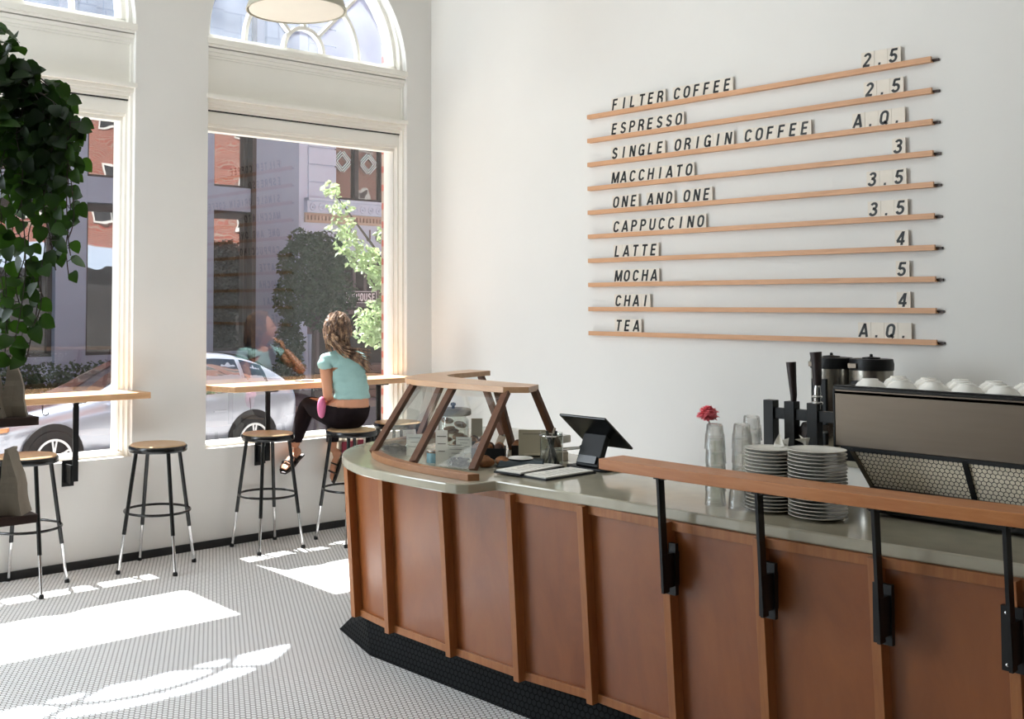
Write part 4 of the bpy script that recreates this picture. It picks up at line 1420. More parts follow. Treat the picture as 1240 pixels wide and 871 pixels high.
def skin_mesh(chains, root, sub=2):
    """chains: list of [(pos, radius or (rx, ry)), ...] sharing points by position"""
    vs, rad, es, idx = [], [], [], {}
    for ch in chains:
        prev = None
        for p, r_ in ch:
            key = tuple(round(c, 4) for c in p)
            if key not in idx:
                idx[key] = len(vs)
                vs.append(p)
                rad.append(r_ if isinstance(r_, tuple) else (r_, r_))
            i = idx[key]
            if prev is not None and prev != i:
                es.append((prev, i))
            prev = i
    me = bpy.data.meshes.new('figure')
    me.from_pydata(vs, es, [])
    ob = bpy.data.objects.new('figure', me)
    COL.objects.link(ob)
    sk = ob.modifiers.new('skin', 'SKIN')
    for i, rr in enumerate(rad):
        me.skin_vertices[0].data[i].radius = rr
        me.skin_vertices[0].data[i].use_root = False
    me.skin_vertices[0].data[idx[tuple(round(c, 4) for c in root)]].use_root = True
    sb = ob.modifiers.new('sub', 'SUBSURF')
    sb.levels = sb.render_levels = sub
    dg = bpy.context.evaluated_depsgraph_get()
    out = bpy.data.meshes.new_from_object(ob.evaluated_get(dg))
    bpy.data.objects.remove(ob)
    return out


def fuse(meshes, name, material, voxel=0.006, smooth_iter=3, parent=None):
    """weld closed meshes into one continuous surface"""
    bm = bmesh.new()
    for me in meshes:
        bm.from_mesh(me)
    me = bpy.data.meshes.new(name)
    bm.to_mesh(me)
    bm.free()
    ob = bpy.data.objects.new(name, me)
    COL.objects.link(ob)
    rm = ob.modifiers.new('remesh', 'REMESH')
    rm.mode = 'VOXEL'
    rm.voxel_size = voxel
    sm = ob.modifiers.new('smooth', 'SMOOTH')
    sm.iterations = smooth_iter
    sm.factor = 0.5
    dg = bpy.context.evaluated_depsgraph_get()
    out = bpy.data.meshes.new_from_object(ob.evaluated_get(dg))
    bpy.data.objects.remove(ob)
    for p in out.polygons:
        p.use_smooth = True
    out.materials.clear()
    out.materials.append(material)
    o = bpy.data.objects.new(name, out)
    COL.objects.link(o)
    if parent:
        o.parent = parent
    return o


def tomesh(mb):
    me = bpy.data.meshes.new('tmp')
    me.from_pydata(mb.v, [], mb.f)
    bm = bmesh.new()
    bm.from_mesh(me)
    bmesh.ops.remove_doubles(bm, verts=bm.verts, dist=1e-6)
    bmesh.ops.recalc_face_normals(bm, faces=bm.faces)
    bm.to_mesh(me)
    bm.free()
    return me


PEL = (-1.115, -0.425, 0.875)
WST = (-1.12, -0.435, 1.01)
CHS = (-1.145, -0.425, 1.15)
UCH = (-1.165, -0.405, 1.245)
NCK = (-1.170, -0.375, 1.325)
HED = Vector((-1.175, -0.345, 1.455))
FACE = Vector((0.80, 0.52, 0.16)).normalized()
LSH, LEL, LWR = (-1.335, -0.40, 1.262), (-1.275, -0.36, 1.01), (-1.13, -0.17, 0.965)
RSH, REL, RWR = (-0.99, -0.37, 1.25), (-0.96, -0.10, 1.125), (-1.055, -0.215, 1.295)
LHP, LKN, LAN = (-1.205, -0.37, 0.855), (-1.215, -0.035, 0.925), (-1.345, -0.065, 0.66)
RHP, RKN, RAN = (-1.02, -0.38, 0.855), (-0.975, -0.03, 0.90), (-1.03, -0.075, 0.60)

torso = [(PEL, (0.155, 0.12)), (WST, (0.115, 0.085)), (CHS, (0.13, 0.095)), (UCH, (0.12, 0.08)), (NCK, (0.048, 0.048)), (tuple(HED - Vector((0, 0, 0.06))), (0.046, 0.046))]
larm = [(UCH, (0.12, 0.08)), (LSH, 0.049), ((-1.31, -0.39, 1.15), 0.043), (LEL, 0.038), ((-1.20, -0.26, 0.985), 0.034), (LWR, 0.024)]
rarm = [(UCH, (0.12, 0.08)), (RSH, 0.049), ((-0.965, -0.24, 1.18), 0.043), (REL, 0.038), ((-1.00, -0.15, 1.20), 0.034), (RWR, 0.024)]
lleg = [(PEL, (0.155, 0.12)), (LHP, 0.098), ((-1.21, -0.20, 0.895), 0.082), (LKN, 0.062), ((-1.27, -0.04, 0.81), 0.055), (LAN, 0.034), ((-1.355, -0.07, 0.625), 0.034)]
rleg = [(PEL, (0.155, 0.12)), (RHP, 0.098), ((-1.0, -0.20, 0.88), 0.082), (RKN, 0.062), ((-0.995, -0.04, 0.76), 0.055), (RAN, 0.034), ((-1.035, -0.08, 0.565), 0.034)]
body_core = skin_mesh([torso, larm, rarm, lleg, rleg], PEL)


def frame_from(fwd, up=(0, 0, 1)):
    f = Vector(fwd).normalized()
    s = f.cross(Vector(up)).normalized()
    u = s.cross(f)
    return Matrix((s, f, u)).transposed()     # columns: side, forward, up


HF = frame_from(FACE)


def head_mesh():
    mb = MB()
    n, m = 40, 28
    vs, fs = [], []
    for j in range(m + 1):
        t = PI * j / m
        for i in range(n):
            a = 2 * PI * i / n
            x, y, z = math.sin(t) * math.cos(a), math.sin(t) * math.sin(a), math.cos(t)
            X, Y, Z = x * 0.074, y * 0.092, z * 0.112
            if z < 0:                       # jaw narrows to the chin
                X *= 1 - 0.38 * z * z
                Y *= 1 - 0.12 * z * z
                if y > 0:
                    Y += 0.012 * (-z)
                else:
                    Y *= 1 - 0.25 * (-z)
            if y > 0.55:                    # face relief: nose, lips, brow, eye hollows
                ax = abs(x)
                Y += 0.024 * math.exp(-(ax / 0.12) ** 2) * math.exp(-((z + 0.16) / 0.13) ** 2)
                Y += 0.009 * math.exp(-(ax / 0.12) ** 2) * math.exp(-((z - 0.02) / 0.16) ** 2)
                Y += 0.008 * math.exp(-(ax / 0.2) ** 2) * math.exp(-((z + 0.47) / 0.07) ** 2)
                Y += 0.010 * math.exp(-(ax / 0.22) ** 2) * math.exp(-((z + 0.82) / 0.12) ** 2)
                Y -= 0.010 * math.exp(-((ax - 0.42) / 0.16) ** 2) * math.exp(-((z - 0.06) / 0.09) ** 2)
                Y += 0.005 * math.exp(-((ax - 0.35) / 0.25) ** 2) * math.exp(-((z - 0.24) / 0.07) ** 2)
            vs.append(HED + HF @ Vector((X, Y, Z)))
    for j in range(m):
        for i in range(n):
            k = (i + 1) % n
            fs.append((j * n + i, (j + 1) * n + i, (j + 1) * n + k, j * n + k))
    mb.add(vs, fs)
    return tomesh(mb)


def ear(s):
    mb = MB()
    mb.ball(HED + HF @ Vector((s * 0.073, -0.012, -0.012)), 0.010, 0.019, 0.030, 12, 8, HF.copy())
    return tomesh(mb)


def hand(wr, direction, palm_n, curl, side):
    """palm, four unequal curled fingers and a thumb from the side of the palm"""
    wr = Vector(wr)
    d = Vector(direction).normalized()
    nrm = Vector(palm_n)
    nrm = (nrm - d * nrm.dot(d)).normalized()
    s = d.cross(nrm) * side
    out = [tomesh(MB().ball(wr + d * 0.045, 0.040, 0.046, 0.016, 16, 10, Matrix((s, d, nrm)).transposed()))]
    for k, (off, ln) in enumerate(((-0.028, 0.068), (-0.010, 0.076), (0.009, 0.071), (0.027, 0.056))):
        p = wr + d * 0.070 + s * off
        pts, rs = [p - d * 0.02, p], [0.0085, 0.0085]
        dd = d.copy()
        for seg, f_ in enumerate((0.45, 0.32, 0.23)):
            rot = Matrix.Rotation(curl * (0.9 if seg else 0.7), 3, s * -side if False else nrm.cross(dd).normalized())
            dd = (rot @ dd)
            # bend towards the palm
            if dd.dot(nrm) < 0:
                dd = dd - nrm * 2 * dd.dot(nrm)
            p = p + dd.normalized() * ln * f_
            pts.append(p.copy())
            rs.append(0.0082 - 0.0008 * seg)
        out.append(tomesh(MB().tube(pts, rs, 10)))
    p = wr + d * 0.025 - s * 0.032
    t1 = p + (d * 0.6 - s * 0.8).normalized() * 0.025 + nrm * 0.008
    t2 = t1 + (d * 0.9 - s * 0.1 + nrm * 0.4).normalized() * 0.028
    out.append(tomesh(MB().tube([p + s * 0.012, p, t1, t2], [0.011, 0.0105, 0.009, 0.0075], 10)))
    return out


def foot(an, direction):
    an = Vector(an)
    d = Vector(direction).normalized()
    Fm = frame_from(d)
    sole = [tomesh(MB().ball(an + Fm @ Vector((0, -0.015, -0.035)), 0.030, 0.036, 0.034, 14, 10, Fm)),
            tomesh(MB().ball(an + Fm @ Vector((0, 0.055, -0.042)), 0.034, 0.075, 0.024, 16, 10, Fm)),
            tomesh(MB().ball(an + Fm @ Vector((0, 0.115, -0.052)), 0.040, 0.048, 0.016, 16, 10, Fm))]
    for k, (off, ln) in enumerate(((-0.028, 0.052), (-0.010, 0.047), (0.006, 0.043), (0.020, 0.038), (0.033, 0.032))):
        a = an + Fm @ Vector((off, 0.13, -0.054))
        sole.append(tomesh(MB().tube([a, a + Fm @ Vector((0, ln * .6, 0.0)), a + Fm @ Vector((0, ln, -0.004))], [0.009, 0.009, 0.007], 8)))
    return sole


lf_dir = Vector((-0.85, -0.30, -0.42))
rf_dir = Vector((-0.25, 0.1, -0.75))
LFT, RFT = Vector((-1.357, -0.072, 0.618)), Vector((-1.037, -0.082, 0.555))
parts_ = [body_core, head_mesh(), ear(-1), ear(1)]
parts_ += hand(LWR, (0.55, 0.75, -0.25), (0.2, -0.2, -0.9), 0.5, 1)
parts_ += hand(RWR, (-0.45, -0.15, 0.85), (-0.6, -0.5, -0.2), 1.35, -1)
parts_ += foot(LFT, lf_dir) + foot(RFT, rf_dir)
woman = fuse(parts_, 'person', M['skin'], 0.0055, 3)
tag(woman, 'woman in a turquoise top and dark leggings on a stool at the window ledge', 'person')

# clothing is grown from the body surface, so that it follows every bend
BONES = []
for nm, ch in (('torso', torso), ('larm', larm), ('rarm', rarm), ('lleg', lleg), ('rleg', rleg)):
    for (p, r0), (q_, r1) in zip(ch[:-1], ch[1:]):
        f_ = lambda v: v if not isinstance(v, tuple) else sum(v) / 2
        BONES.append((nm, Vector(p), Vector(q_), f_(r0), f_(r1)))


def bone_of(p):
    best, bn, bt = 1e9, None, 0
    for nm, a_, b_, r0, r1 in BONES:
        ab = b_ - a_
        t = max(0, min(1, (p - a_).dot(ab) / ab.length_squared))
        d = (p - (a_ + ab * t)).length / (r0 + (r1 - r0) * t)
        if d < best:
            best, bn, bt = d, nm, (p - a_).dot(ab) / ab.length
    return bn


def garment(name, test, off, material, wrinkle=0.0):
    src = woman.data
    keep = [f for f in src.polygons if test(f.center)]
    idx, vs, fs = {}, [], []
    for f in keep:
        row = []
        for i in f.vertices:
            if i not in idx:
                idx[i] = len(vs)
                v = src.vertices[i]
                w_ = off + wrinkle * math.sin(v.co.z * 95 + 3 * math.sin(v.co.x * 14) + 5 * v.co.y) * (0.5 + 0.5 * math.sin(v.co.x * 21 + v.co.z * 9))
                vs.append(v.co + v.normal * w_)
            row.append(idx[i])
        fs.append(tuple(row))
    me = bpy.data.meshes.new(name)
    me.from_pydata(vs, [], fs)
    for p in me.polygons:
        p.use_smooth = True
    me.materials.append(material)
    o = bpy.data.objects.new(name, me)
    COL.objects.link(o)
    o.parent = woman
    sm = o.modifiers.new('smooth', 'SMOOTH')
    sm.iterations = 2
    so_ = o.modifiers.new('thick', 'SOLIDIFY')
    so_.thickness = 0.005
    so_.offset = 0
    return o


def on_top(p):
    b_ = bone_of(p)
    if p.z > 1.02 and (p - Vector(NCK)).length < 0.075:
        return False
    if b_ in ('larm', 'rarm'):
        sh = Vector(LSH if b_ == 'larm' else RSH)
        el = Vector(LEL if b_ == 'larm' else REL)
        t = (p - sh).dot((el - sh).normalized())
        return t < 0.055 and p.z > 1.13
    return b_ == 'torso' and 0.985 < p.z < 1.315


def on_leggings(p):
    b_ = bone_of(p)
    if b_ == 'torso' or b_ in ('lleg', 'rleg'):
        if p.z < 0.70 and b_ == 'lleg':
            return p.z > 0.665
        if p.z < 0.66:
            return p.z > 0.64 and b_ == 'rleg'
        return p.z < 0.925 + 0.12 * (p.y + 0.45)
    return False


garment('turquoise_top', on_top, 0.008, M['shirt'], 0.0045)
garment('dark_leggings', on_leggings, 0.006, M['leggings'], 0.001)

# hair: a shell over the skull, a loose knot and strands down the back
hm = MB()
rnd = random.Random(11)
hb_ = -HF.col[1]       # backwards
hs_ = HF.col[0]
for k in range(230):
    a = rnd.uniform(-0.1, PI + 0.1)              # across the skull, ear to ear
    s0 = Vector((math.cos(a) * 0.077, 0.058 - 0.03 * abs(math.cos(a)), math.sin(a) * 0.11 - 0.006))
    end = Vector((rnd.uniform(-0.05, 0.05), -0.098 + rnd.uniform(-.01, .008), rnd.uniform(-0.055, 0.02)))
    pts = []
    for t in range(6):
        u = t / 5
        p = s0.lerp(end, u)
        # push out to the skull ellipsoid
        e = math.sqrt((p.x / 0.088) ** 2 + ((p.y + 0.006) / 0.108) ** 2 + (p.z / 0.128) ** 2)
        p = p / max(e, 1e-3) * (1 + rnd.uniform(-0.02, 0.07) + 0.03 * math.sin(t * 2.2 + k))
        pts.append(HED + HF @ p)
    hm.tube(pts, [0.008, 0.010, 0.010, 0.010, 0.009, 0.006], 6)
kn = HED + HF @ Vector((0.0, -0.108, -0.03))
for k in range(46):
    a0 = rnd.uniform(0, 2 * PI)
    r0 = rnd.uniform(0.012, 0.044)
    pts = []
    for t in range(6):
        a = a0 + t * 0.6
        pts.append(kn + HF @ Vector((r0 * math.cos(a), -0.012 + 0.02 * math.sin(a * 1.7 + k), r0 * 0.9 * math.sin(a))))
    hm.tube(pts, 0.0085, 6)
tail_end = Vector((-1.045, -0.535, 1.165))
for k in range(44):
    s = kn + Vector((rnd.uniform(-.035, .035), rnd.uniform(-.02, .02), rnd.uniform(-.03, .03)))
    e = tail_end + Vector((rnd.uniform(-.022, .018), rnd.uniform(-.012, .012), abs(rnd.gauss(0, .07))))
    mid = s.lerp(e, 0.45) + Vector((-0.03 + rnd.uniform(-.035, .03), -0.03 + rnd.uniform(-.01, .01), -0.02))
    P_ = smooth_path([s, mid, e.lerp(mid, .35) + Vector((.008, -.004, 0)), e], 3)
    hm.tube(P_, [0.008 - 0.0055 * i / (len(P_) - 1) for i in range(len(P_))], 5)
for k in range(26):
    s = HED + HF @ Vector((rnd.choice((-1, 1)) * 0.07, -0.03 + rnd.uniform(-.03, .03), -0.02))
    e = s + Vector((rnd.uniform(-.02, .02), rnd.uniform(-.05, -.01), rnd.uniform(-0.13, -0.08)))
    hm.tube(smooth_path([s, s.lerp(e, .5) + Vector((rnd.uniform(-.012, .012), 0, 0)), e], 3), [0.007, 0.007, 0.007, 0.006, 0.005, 0.004, 0.003], 5)
hm.build('brown_hair', M['hair'], woman, smooth=True)
em_ = MB()
for s in (-1, 1):
    em_.ball(HED + HF @ Vector((s * 0.031, 0.0845, 0.008)), 0.011, 0.006, 0.0045, 10, 6, HF)
em_.build('eyes', mat('dark_eyes', '#2a1c16', 0.3), woman, smooth=True)
lm = MB().ball(HED + HF @ Vector((0, 0.0985, -0.052)), 0.022, 0.006, 0.006, 12, 6, HF)
lm.build('lips', mat('lips', '#9a5549', 0.4), woman, smooth=True)
for an, d in ((LFT, lf_dir), (RFT, rf_dir)):
    Fm = frame_from(d)
    sd_ = MB()
    ol = [(-0.032, -0.05), (0.032, -0.05), (0.036, 0.02), (0.048, 0.10), (0.045, 0.16), (0.02, 0.19), (-0.03, 0.195), (-0.045, 0.16), (-0.045, 0.09), (-0.034, 0.02)]
    sd_.extr(ol, an + Fm @ Vector((0, 0, -0.084)), Fm.col[0], Fm.col[1], Fm.col[2] * 0.014)
    for yy in (0.06, 0.12):
        pts = [an + Fm @ Vector((0.046 * math.cos(t), yy, -0.07 + 0.05 * math.sin(t))) for t in [PI * i / 8 for i in range(9)]]
        sd_.tube(pts, 0.006, 6)
    sd_.build('sandal', mat('dark_leather', '#2a201b', 0.6), woman)
pk = MB().ball((0, 0, 0), 0.046, 0.028, 0.075, 18, 12, Matrix.Rotation(0.5, 3, 'Z'))
po = pk.build('pink_pouch', M['pink'], smooth=True)
po.location = (-1.295, -0.315, 0.925)
tag(po, 'pink rounded pouch tucked against the thigh of the seated woman', 'pouch')

# small dark thing on the ledge by her arm
ph = thing('small_notebook', (-1.25, -0.04, 1.09), 'small brown notebook lying on the ledge left of the woman', 'notebook')
MB().box(-0.06, -0.035, 0, 0.06, 0.035, 0.006).build('cover', mat('brown_cover', '#5a3a2c', 0.6), ph)
MB().box(-0.057, -0.033, 0.006, 0.057, 0.032, 0.009).build('pages', M['paper'], ph)

# tote bag hanging from the ledge
tb = thing('tote_bag', (-0.88, -0.10, 0.35), 'cream tote bag with dark red print hanging under the ledge beside the woman', 'bag')
M['canvas'] = mat('cream_canvas', '#cfc6b4', 0.85, vary=0.06, bump=0.3, bscale=60)
rnd = random.Random(5)
vs, fs = [], []
nx, nz = 12, 14
for sgn in (1, -1):
    base = len(vs)
    for j in range(nz + 1):
        for i in range(nx + 1):
            u, v = i / nx, j / nz
            bul = 0.045 * math.sin(PI * u) * (1 - 0.75 * v) * (0.3 + 0.7 * math.sin(PI * min(1, v + .25)))
            vs.append(((u - 0.5) * (0.26 - 0.03 * v), sgn * bul + 0.006 * math.sin(9 * u + 5 * v), v * 0.30))
    for j in range(nz):
        for i in range(nx):
            a = base + j * (nx + 1) + i
            fs.append((a, a + 1, a + nx + 2, a + nx + 1))
bm_ = MB().add(vs, fs)
ob = bm_.build('canvas_body', M['canvas'], tb, smooth=True)
so = ob.modifiers.new('thick', 'SOLIDIFY')
so.thickness = 0.003
M['red_print'] = mat('dark_red_cloth', '#7d1f33', 0.7, vary=0.2)
MB().box(-0.10, -0.034, 0.20, 0.02, -0.024, 0.292).build('red_print_panel', M['red_print'], tb, bevel=0.004)
MB().box(0.05, -0.03, 0.24, 0.10, -0.02, 0.295).build('red_print_panel', M['red_print'], tb, bevel=0.004)
for yy in (-0.012, 0.012):
    MB().tube(smooth_path([(-0.07, yy, 0.29), (-0.045, yy * .5, 0.38), (0.0, 0.0, 0.44), (0.045, yy * .5, 0.38), (0.07, yy, 0.29)], 5), 0.0045, 6).build('strap', M['canvas'], tb, smooth=True)

# ------------------------------------------------------------------ shelf with paper bags and the plant
SX, SY = -4.146, -2.45
shf = thing('retail_shelf', (SX - 0.4, SY, 0), 'dark wood open shelf at the left edge carrying paper bags', 'shelf')
sinv = Matrix.Translation((-(SX - 0.4), -SY, 0))


def sp_(mb, name, material, bevel=0.0):
    o = mb.build(name, material, None, (0, 0, 0), False, bevel)
    o.parent = shf
    o.matrix_parent_inverse = sinv
    return o


for z in (0.815, 1.185):
    sp_(MB().box(SX - 0.95, SY, z, SX, SY + 0.20, z + 0.033), 'shelf_board', M['dark_wood'], 0.002)
sp_(MB().box(SX - 0.95, SY - 0.02, 2.27, SX - 0.22, SY + 0.22, 2.30), 'shelf_board', M['dark_wood'], 0.002)
for x in (SX - 0.36, SX - 0.90):
    for y in (SY + 0.02, SY + 0.18):
        sp_(MB().box(x - 0.012, y - 0.012, 0, x + 0.012, y + 0.012, 2.27), 'post', M['black'])


def paper_bag(x, y, z, w, d, h, lean, rz, label):
    t = thing('paper_bag', (x, y, z), label, 'paper bag', 'taupe paper bags on the dark shelf', rz)
    rnd_ = random.Random(int((x + y + z) * 1000))
    n = 12
    vs, fs = [], []
    loops = []
    for j in range(n + 1):
        v = j / n
        wd = w * (1 - 0.16 * v)
        dp = d * (1 - v) ** 0.8 + 0.007
        wob = 0.010 * math.sin(v * 6 + rnd_.uniform(0, 6))
        cx, cy = lean * v * v + wob * v, 0.004 * math.sin(v * 9)
        lp = []
        pts = [(-wd / 2, -dp / 2), (0, -dp / 2 - 0.002), (wd / 2, -dp / 2), (wd / 2 - 0.012 * (1 - v), 0), (wd / 2, dp / 2), (0, dp / 2 + 0.002), (-wd / 2, dp / 2), (-wd / 2 + 0.012 * (1 - v), 0)]
        for (a, b) in pts:
            lp.append((cx + a + rnd_.uniform(-.002, .002), cy + b + rnd_.uniform(-.0015, .0015), h * v))
        vs += lp
    m_ = 8
    for j in range(n):
        for i in range(m_):
            k = (i + 1) % m_
            fs.append((j * m_ + i, j * m_ + k, (j + 1) * m_ + k, (j + 1) * m_ + i))
    fs.append(tuple(range(m_))[::-1])
    fs.append(tuple(n * m_ + i for i in range(m_)))
    MB().add(vs, fs).build('bag_body', M['kraft'], t)
    MB().bar((lean - w * 0.43, 0.0, h * 0.985), (lean + w * 0.43, 0.0, h * 0.985), 0.012, 0.016, (0, 0, 1)).build('folded_top', M['kraft'], t)
    return t


paper_bag(-4.215, SY + 0.085, 1.218, 0.085, 0.10, 0.235, -0.004, 1.15, 'taupe paper bag on the upper dark shelf, rightmost by the shelf end')
paper_bag(-4.305, SY + 0.075, 1.218, 0.085, 0.10, 0.245, 0.006, 1.1, 'taupe paper bag on the upper dark shelf, second from the shelf end')
paper_bag(-4.395, SY + 0.08, 1.218, 0.085, 0.10, 0.275, 0.0, 1.2, 'taupe paper bag on the upper dark shelf, cut by the photo edge')
paper_bag(-4.215, SY + 0.075, 0.848, 0.12, 0.10, 0.25, -0.03, 0.9, 'taupe paper bag on the lower dark shelf, rightmost by the shelf end')
paper_bag(-4.335, SY + 0.085, 0.848, 0.11, 0.10, 0.235, -0.01, 0.95, 'taupe paper bag on the lower dark shelf, next one in from the end')

# trailing plant
M['leaf'] = NT('pothos_leaf')
n = M['leaf']
b = n.n('ShaderNodeBsdfPrincipled')
nz = n.n('ShaderNodeTexNoise')
nz.inputs['Scale'].default_value = 9
n.l(n.coord('Object'), nz.inputs['Vector'])
n.l(n.ramp(nz.outputs[0], [(0.3, col('#0b160a')), (0.6, col('#152a12')), (0.8, col('#2c4a1c'))]), b.inputs['Base Color'])
b.inputs['Roughness'].default_value = 0.42
b.inputs['Specular IOR Level'].default_value = 0.22
tl = n.n('ShaderNodeBsdfTranslucent')
tl.inputs[0].default_value = col('#4e7a22')
mx = n.n('ShaderNodeMixShader')
mx.inputs[0].default_value = 0.22
n.l(b.outputs[0], mx.inputs[1])
n.l(tl.outputs[0], mx.inputs[2])
n.l(mx.outputs[0], n.out.inputs[0])
M['leaf'] = n.m
M['vine'] = mat('vine_stem', '#2b2418', 0.7, vary=0.2)

RIGHT = Vector((math.sin(0.8771), -math.cos(0.8771), 0))      # across the view, from a place 4.2 m off
PC = Vector((-4.295, -2.40, 0))      # where the leftmost picture column meets the plant


def leaf(mb, base, dirv, nrm, s):
    d = dirv.normalized()
    nrm = (nrm - d * nrm.dot(d))
    nrm = nrm.normalized() if nrm.length > 1e-3 else d.orthogonal().normalized()
    w = d.cross(nrm)
    prof = [(0.0, 0.0), (-0.10, 0.22), (0.02, 0.42), (0.28, 0.50), (0.58, 0.40), (0.82, 0.20), (1.0, 0.0)]
    vs, fs = [], []
    for a, hw in prof:
        cup = 0.16
        drop = -0.22 * max(0, a) ** 2
        vs.append(base + (d * a + nrm * drop) * s)
        vs.append(base + (d * a + w * hw + nrm * (drop + cup * hw)) * s)
        vs.append(base + (d * a - w * hw + nrm * (drop + cup * hw)) * s)
    for i in range(len(prof) - 1):
        p, q = 3 * i, 3 * i + 3
        fs += [(p, q, q + 1, p + 1), (p, p + 2, q + 2, q)]
    mb.add(vs, fs)


pot = thing('trailing_plant', (SX - 0.34, SY + 0.08, 2.30), 'dark green trailing pothos hanging down at the left edge of the room', 'plant')
pinv = Matrix.Translation(-Vector(pot.location))
MB().lathe([(0.0, 0.0), (0.085, 0.0), (0.12, 0.17), (0.126, 0.18), (0.126, 0.195), (0.112, 0.195), (0.108, 0.165), (0.0, 0.16)], n=32).build('pot', mat('grey_pot', '#6f6b64', 0.7, vary=0.08), pot, smooth=True)
MB().lathe([(0.0, 0.162), (0.108, 0.166), (0.0, 0.175)], n=20).build('soil', mat('soil', '#2b2019', 0.95, vary=0.3), pot)
lv, vn = MB(), MB()
rnd = random.Random(21)
center = Vector((SX - 0.34, SY + 0.08, 2.52))
PXM = 316.0     # picture columns per metre at the plant


def col_x(px):
    return px / PXM


vines = [(-30, 330), (-18, 410), (-5, 380), (6, 425), (16, 400), (26, 440), (36, 425), (44, 435), (52, 400), (60, 360), (64, 330), (70, 300), (74, 345), (80, 310), (87, 292),
         (12, 250), (30, 260), (50, 230), (62, 240), (74, 215), (22, 200), (40, 190), (62, 180)]
for vi, (px, py) in enumerate(vines):
    zend = 1.65 + (367 - py) / PXM
    lat = col_x(px)
    dep = rnd.uniform(-0.09, 0.11)
    fwd = Vector((0.6395, 0.7688, 0))
    tgt = PC + RIGHT * lat + fwd * dep
    ztop = 2.62 - 0.10 * max(0, lat) / 0.1 * 0.35 + rnd.uniform(-.05, .03)
    ctrl = [center + Vector((rnd.uniform(-.05, .05), rnd.uniform(-.05, .05), 0)),
            Vector((tgt.x * .6 + center.x * .4, tgt.y * .6 + center.y * .4, ztop)),
            Vector((tgt.x, tgt.y, ztop - 0.12))]
    z = ztop - 0.12
    while z > zend + 0.05:
        z -= 0.13
        ctrl.append(Vector((tgt.x, tgt.y, max(z, zend))) + RIGHT * rnd.uniform(-.028, .028) + fwd * rnd.uniform(-.02, .02))
    path = smooth_path(ctrl, 5)
    vn.tube(path, 0.0024, 5)
    acc = 0
    for i in range(1, len(path)):
        acc += (path[i] - path[i - 1]).length
        dense = 0.026 if path[i].z > 2.05 else 0.040
        if acc > dense:
            acc = 0
            sg = rnd.choice((-1, 1))
            out = (RIGHT * sg * rnd.uniform(.3, 1) + fwd * rnd.uniform(-1, .6) + Vector((0, 0, rnd.uniform(-.5, .5)))).normalized()
            st = path[i] + out * rnd.uniform(.015, .045)
            vn.tube([path[i], st], 0.0014, 4)
            leaf(lv, st, out * 0.5 + Vector((0, 0, -rnd.uniform(.1, 1.0))), Vector((-0.64, -0.77, 0)) + RIGHT * rnd.uniform(-.9, .9) + Vector((0, 0, rnd.uniform(-.2, .8))), rnd.uniform(.042, .066))
for k in range(260):      # the crown over the pot
    a, e = rnd.uniform(0, 2 * PI), rnd.random()
    p = center + RIGHT * rnd.uniform(-0.2, 0.27) + Vector((0.64, 0.77, 0)) * rnd.uniform(-.16, .16)
    lx = (p - PC).dot(RIGHT)
    zt = 2.72 - 0.28 * max(0, lx) / 0.1 * 0.32 - (0.25 if lx > 0.2 else 0) * (lx - .2) * 5
    p.z = rnd.uniform(2.24, zt)
    out = Vector((rnd.uniform(-1, 1), rnd.uniform(-1, 1), rnd.uniform(-.5, .2)))
    leaf(lv, p, out, Vector((-0.5, -0.5, rnd.uniform(.2, 1.2))), rnd.uniform(.05, .075))
for m_, nm, mt in ((lv, 'leaves', 'leaf'), (vn, 'vines', 'vine')):
    o = m_.build(nm, M[mt], None, smooth=True)
    o.parent = pot
    o.matrix_parent_inverse = pinv
    if nm == 'leaves':
        o['kind'] = 'stuff'
# ------------------------------------------------------------------ the street outside
GZ = -0.42
struct(MB().box(-30, 0.25, -0.5, 45, 5.0, -0.27).build('floor_sidewalk', mat('pale_sidewalk', '#b9b4ad', 0.9, vary=0.06, nscale=1.5)), 'pale concrete sidewalk outside the windows', 'sidewalk')
struct(MB().box(-30, 5.0, -0.6, 45, 10.8, GZ).build('floor_street', mat('asphalt', '#6a686a', 0.9, vary=0.1, nscale=3)), 'grey asphalt street', 'street')
struct(MB().box(-30, 10.8, -0.6, 45, 15, -0.30).build('floor_far_sidewalk', mat('far_sidewalk_stone', '#8f8a86', 0.9, vary=0.06)), 'sidewalk across the street', 'sidewalk')

M['mauve'] = mat('mauve_painted_stone', '#8b9bb0', 0.85, vary=0.05, nscale=2, bump=0.1, bscale=20)
M['stone'] = mat('pale_limestone', '#bccbdf', 0.85, vary=0.05, nscale=2)
M['stone_dark'] = mat('weathered_stone', '#6d6468', 0.85, vary=0.12, nscale=3)
M['brick'] = brick_mat('red_brick', '#a3513f', '#8c3f32', '#a08a7c')
M['frame_dark'] = mat('dark_window_frame', '#26262a', 0.5, vary=0.1)
M['shop_dark'] = mat('dark_shop_interior', '#2b2828', 0.9, vary=0.3, nscale=2)


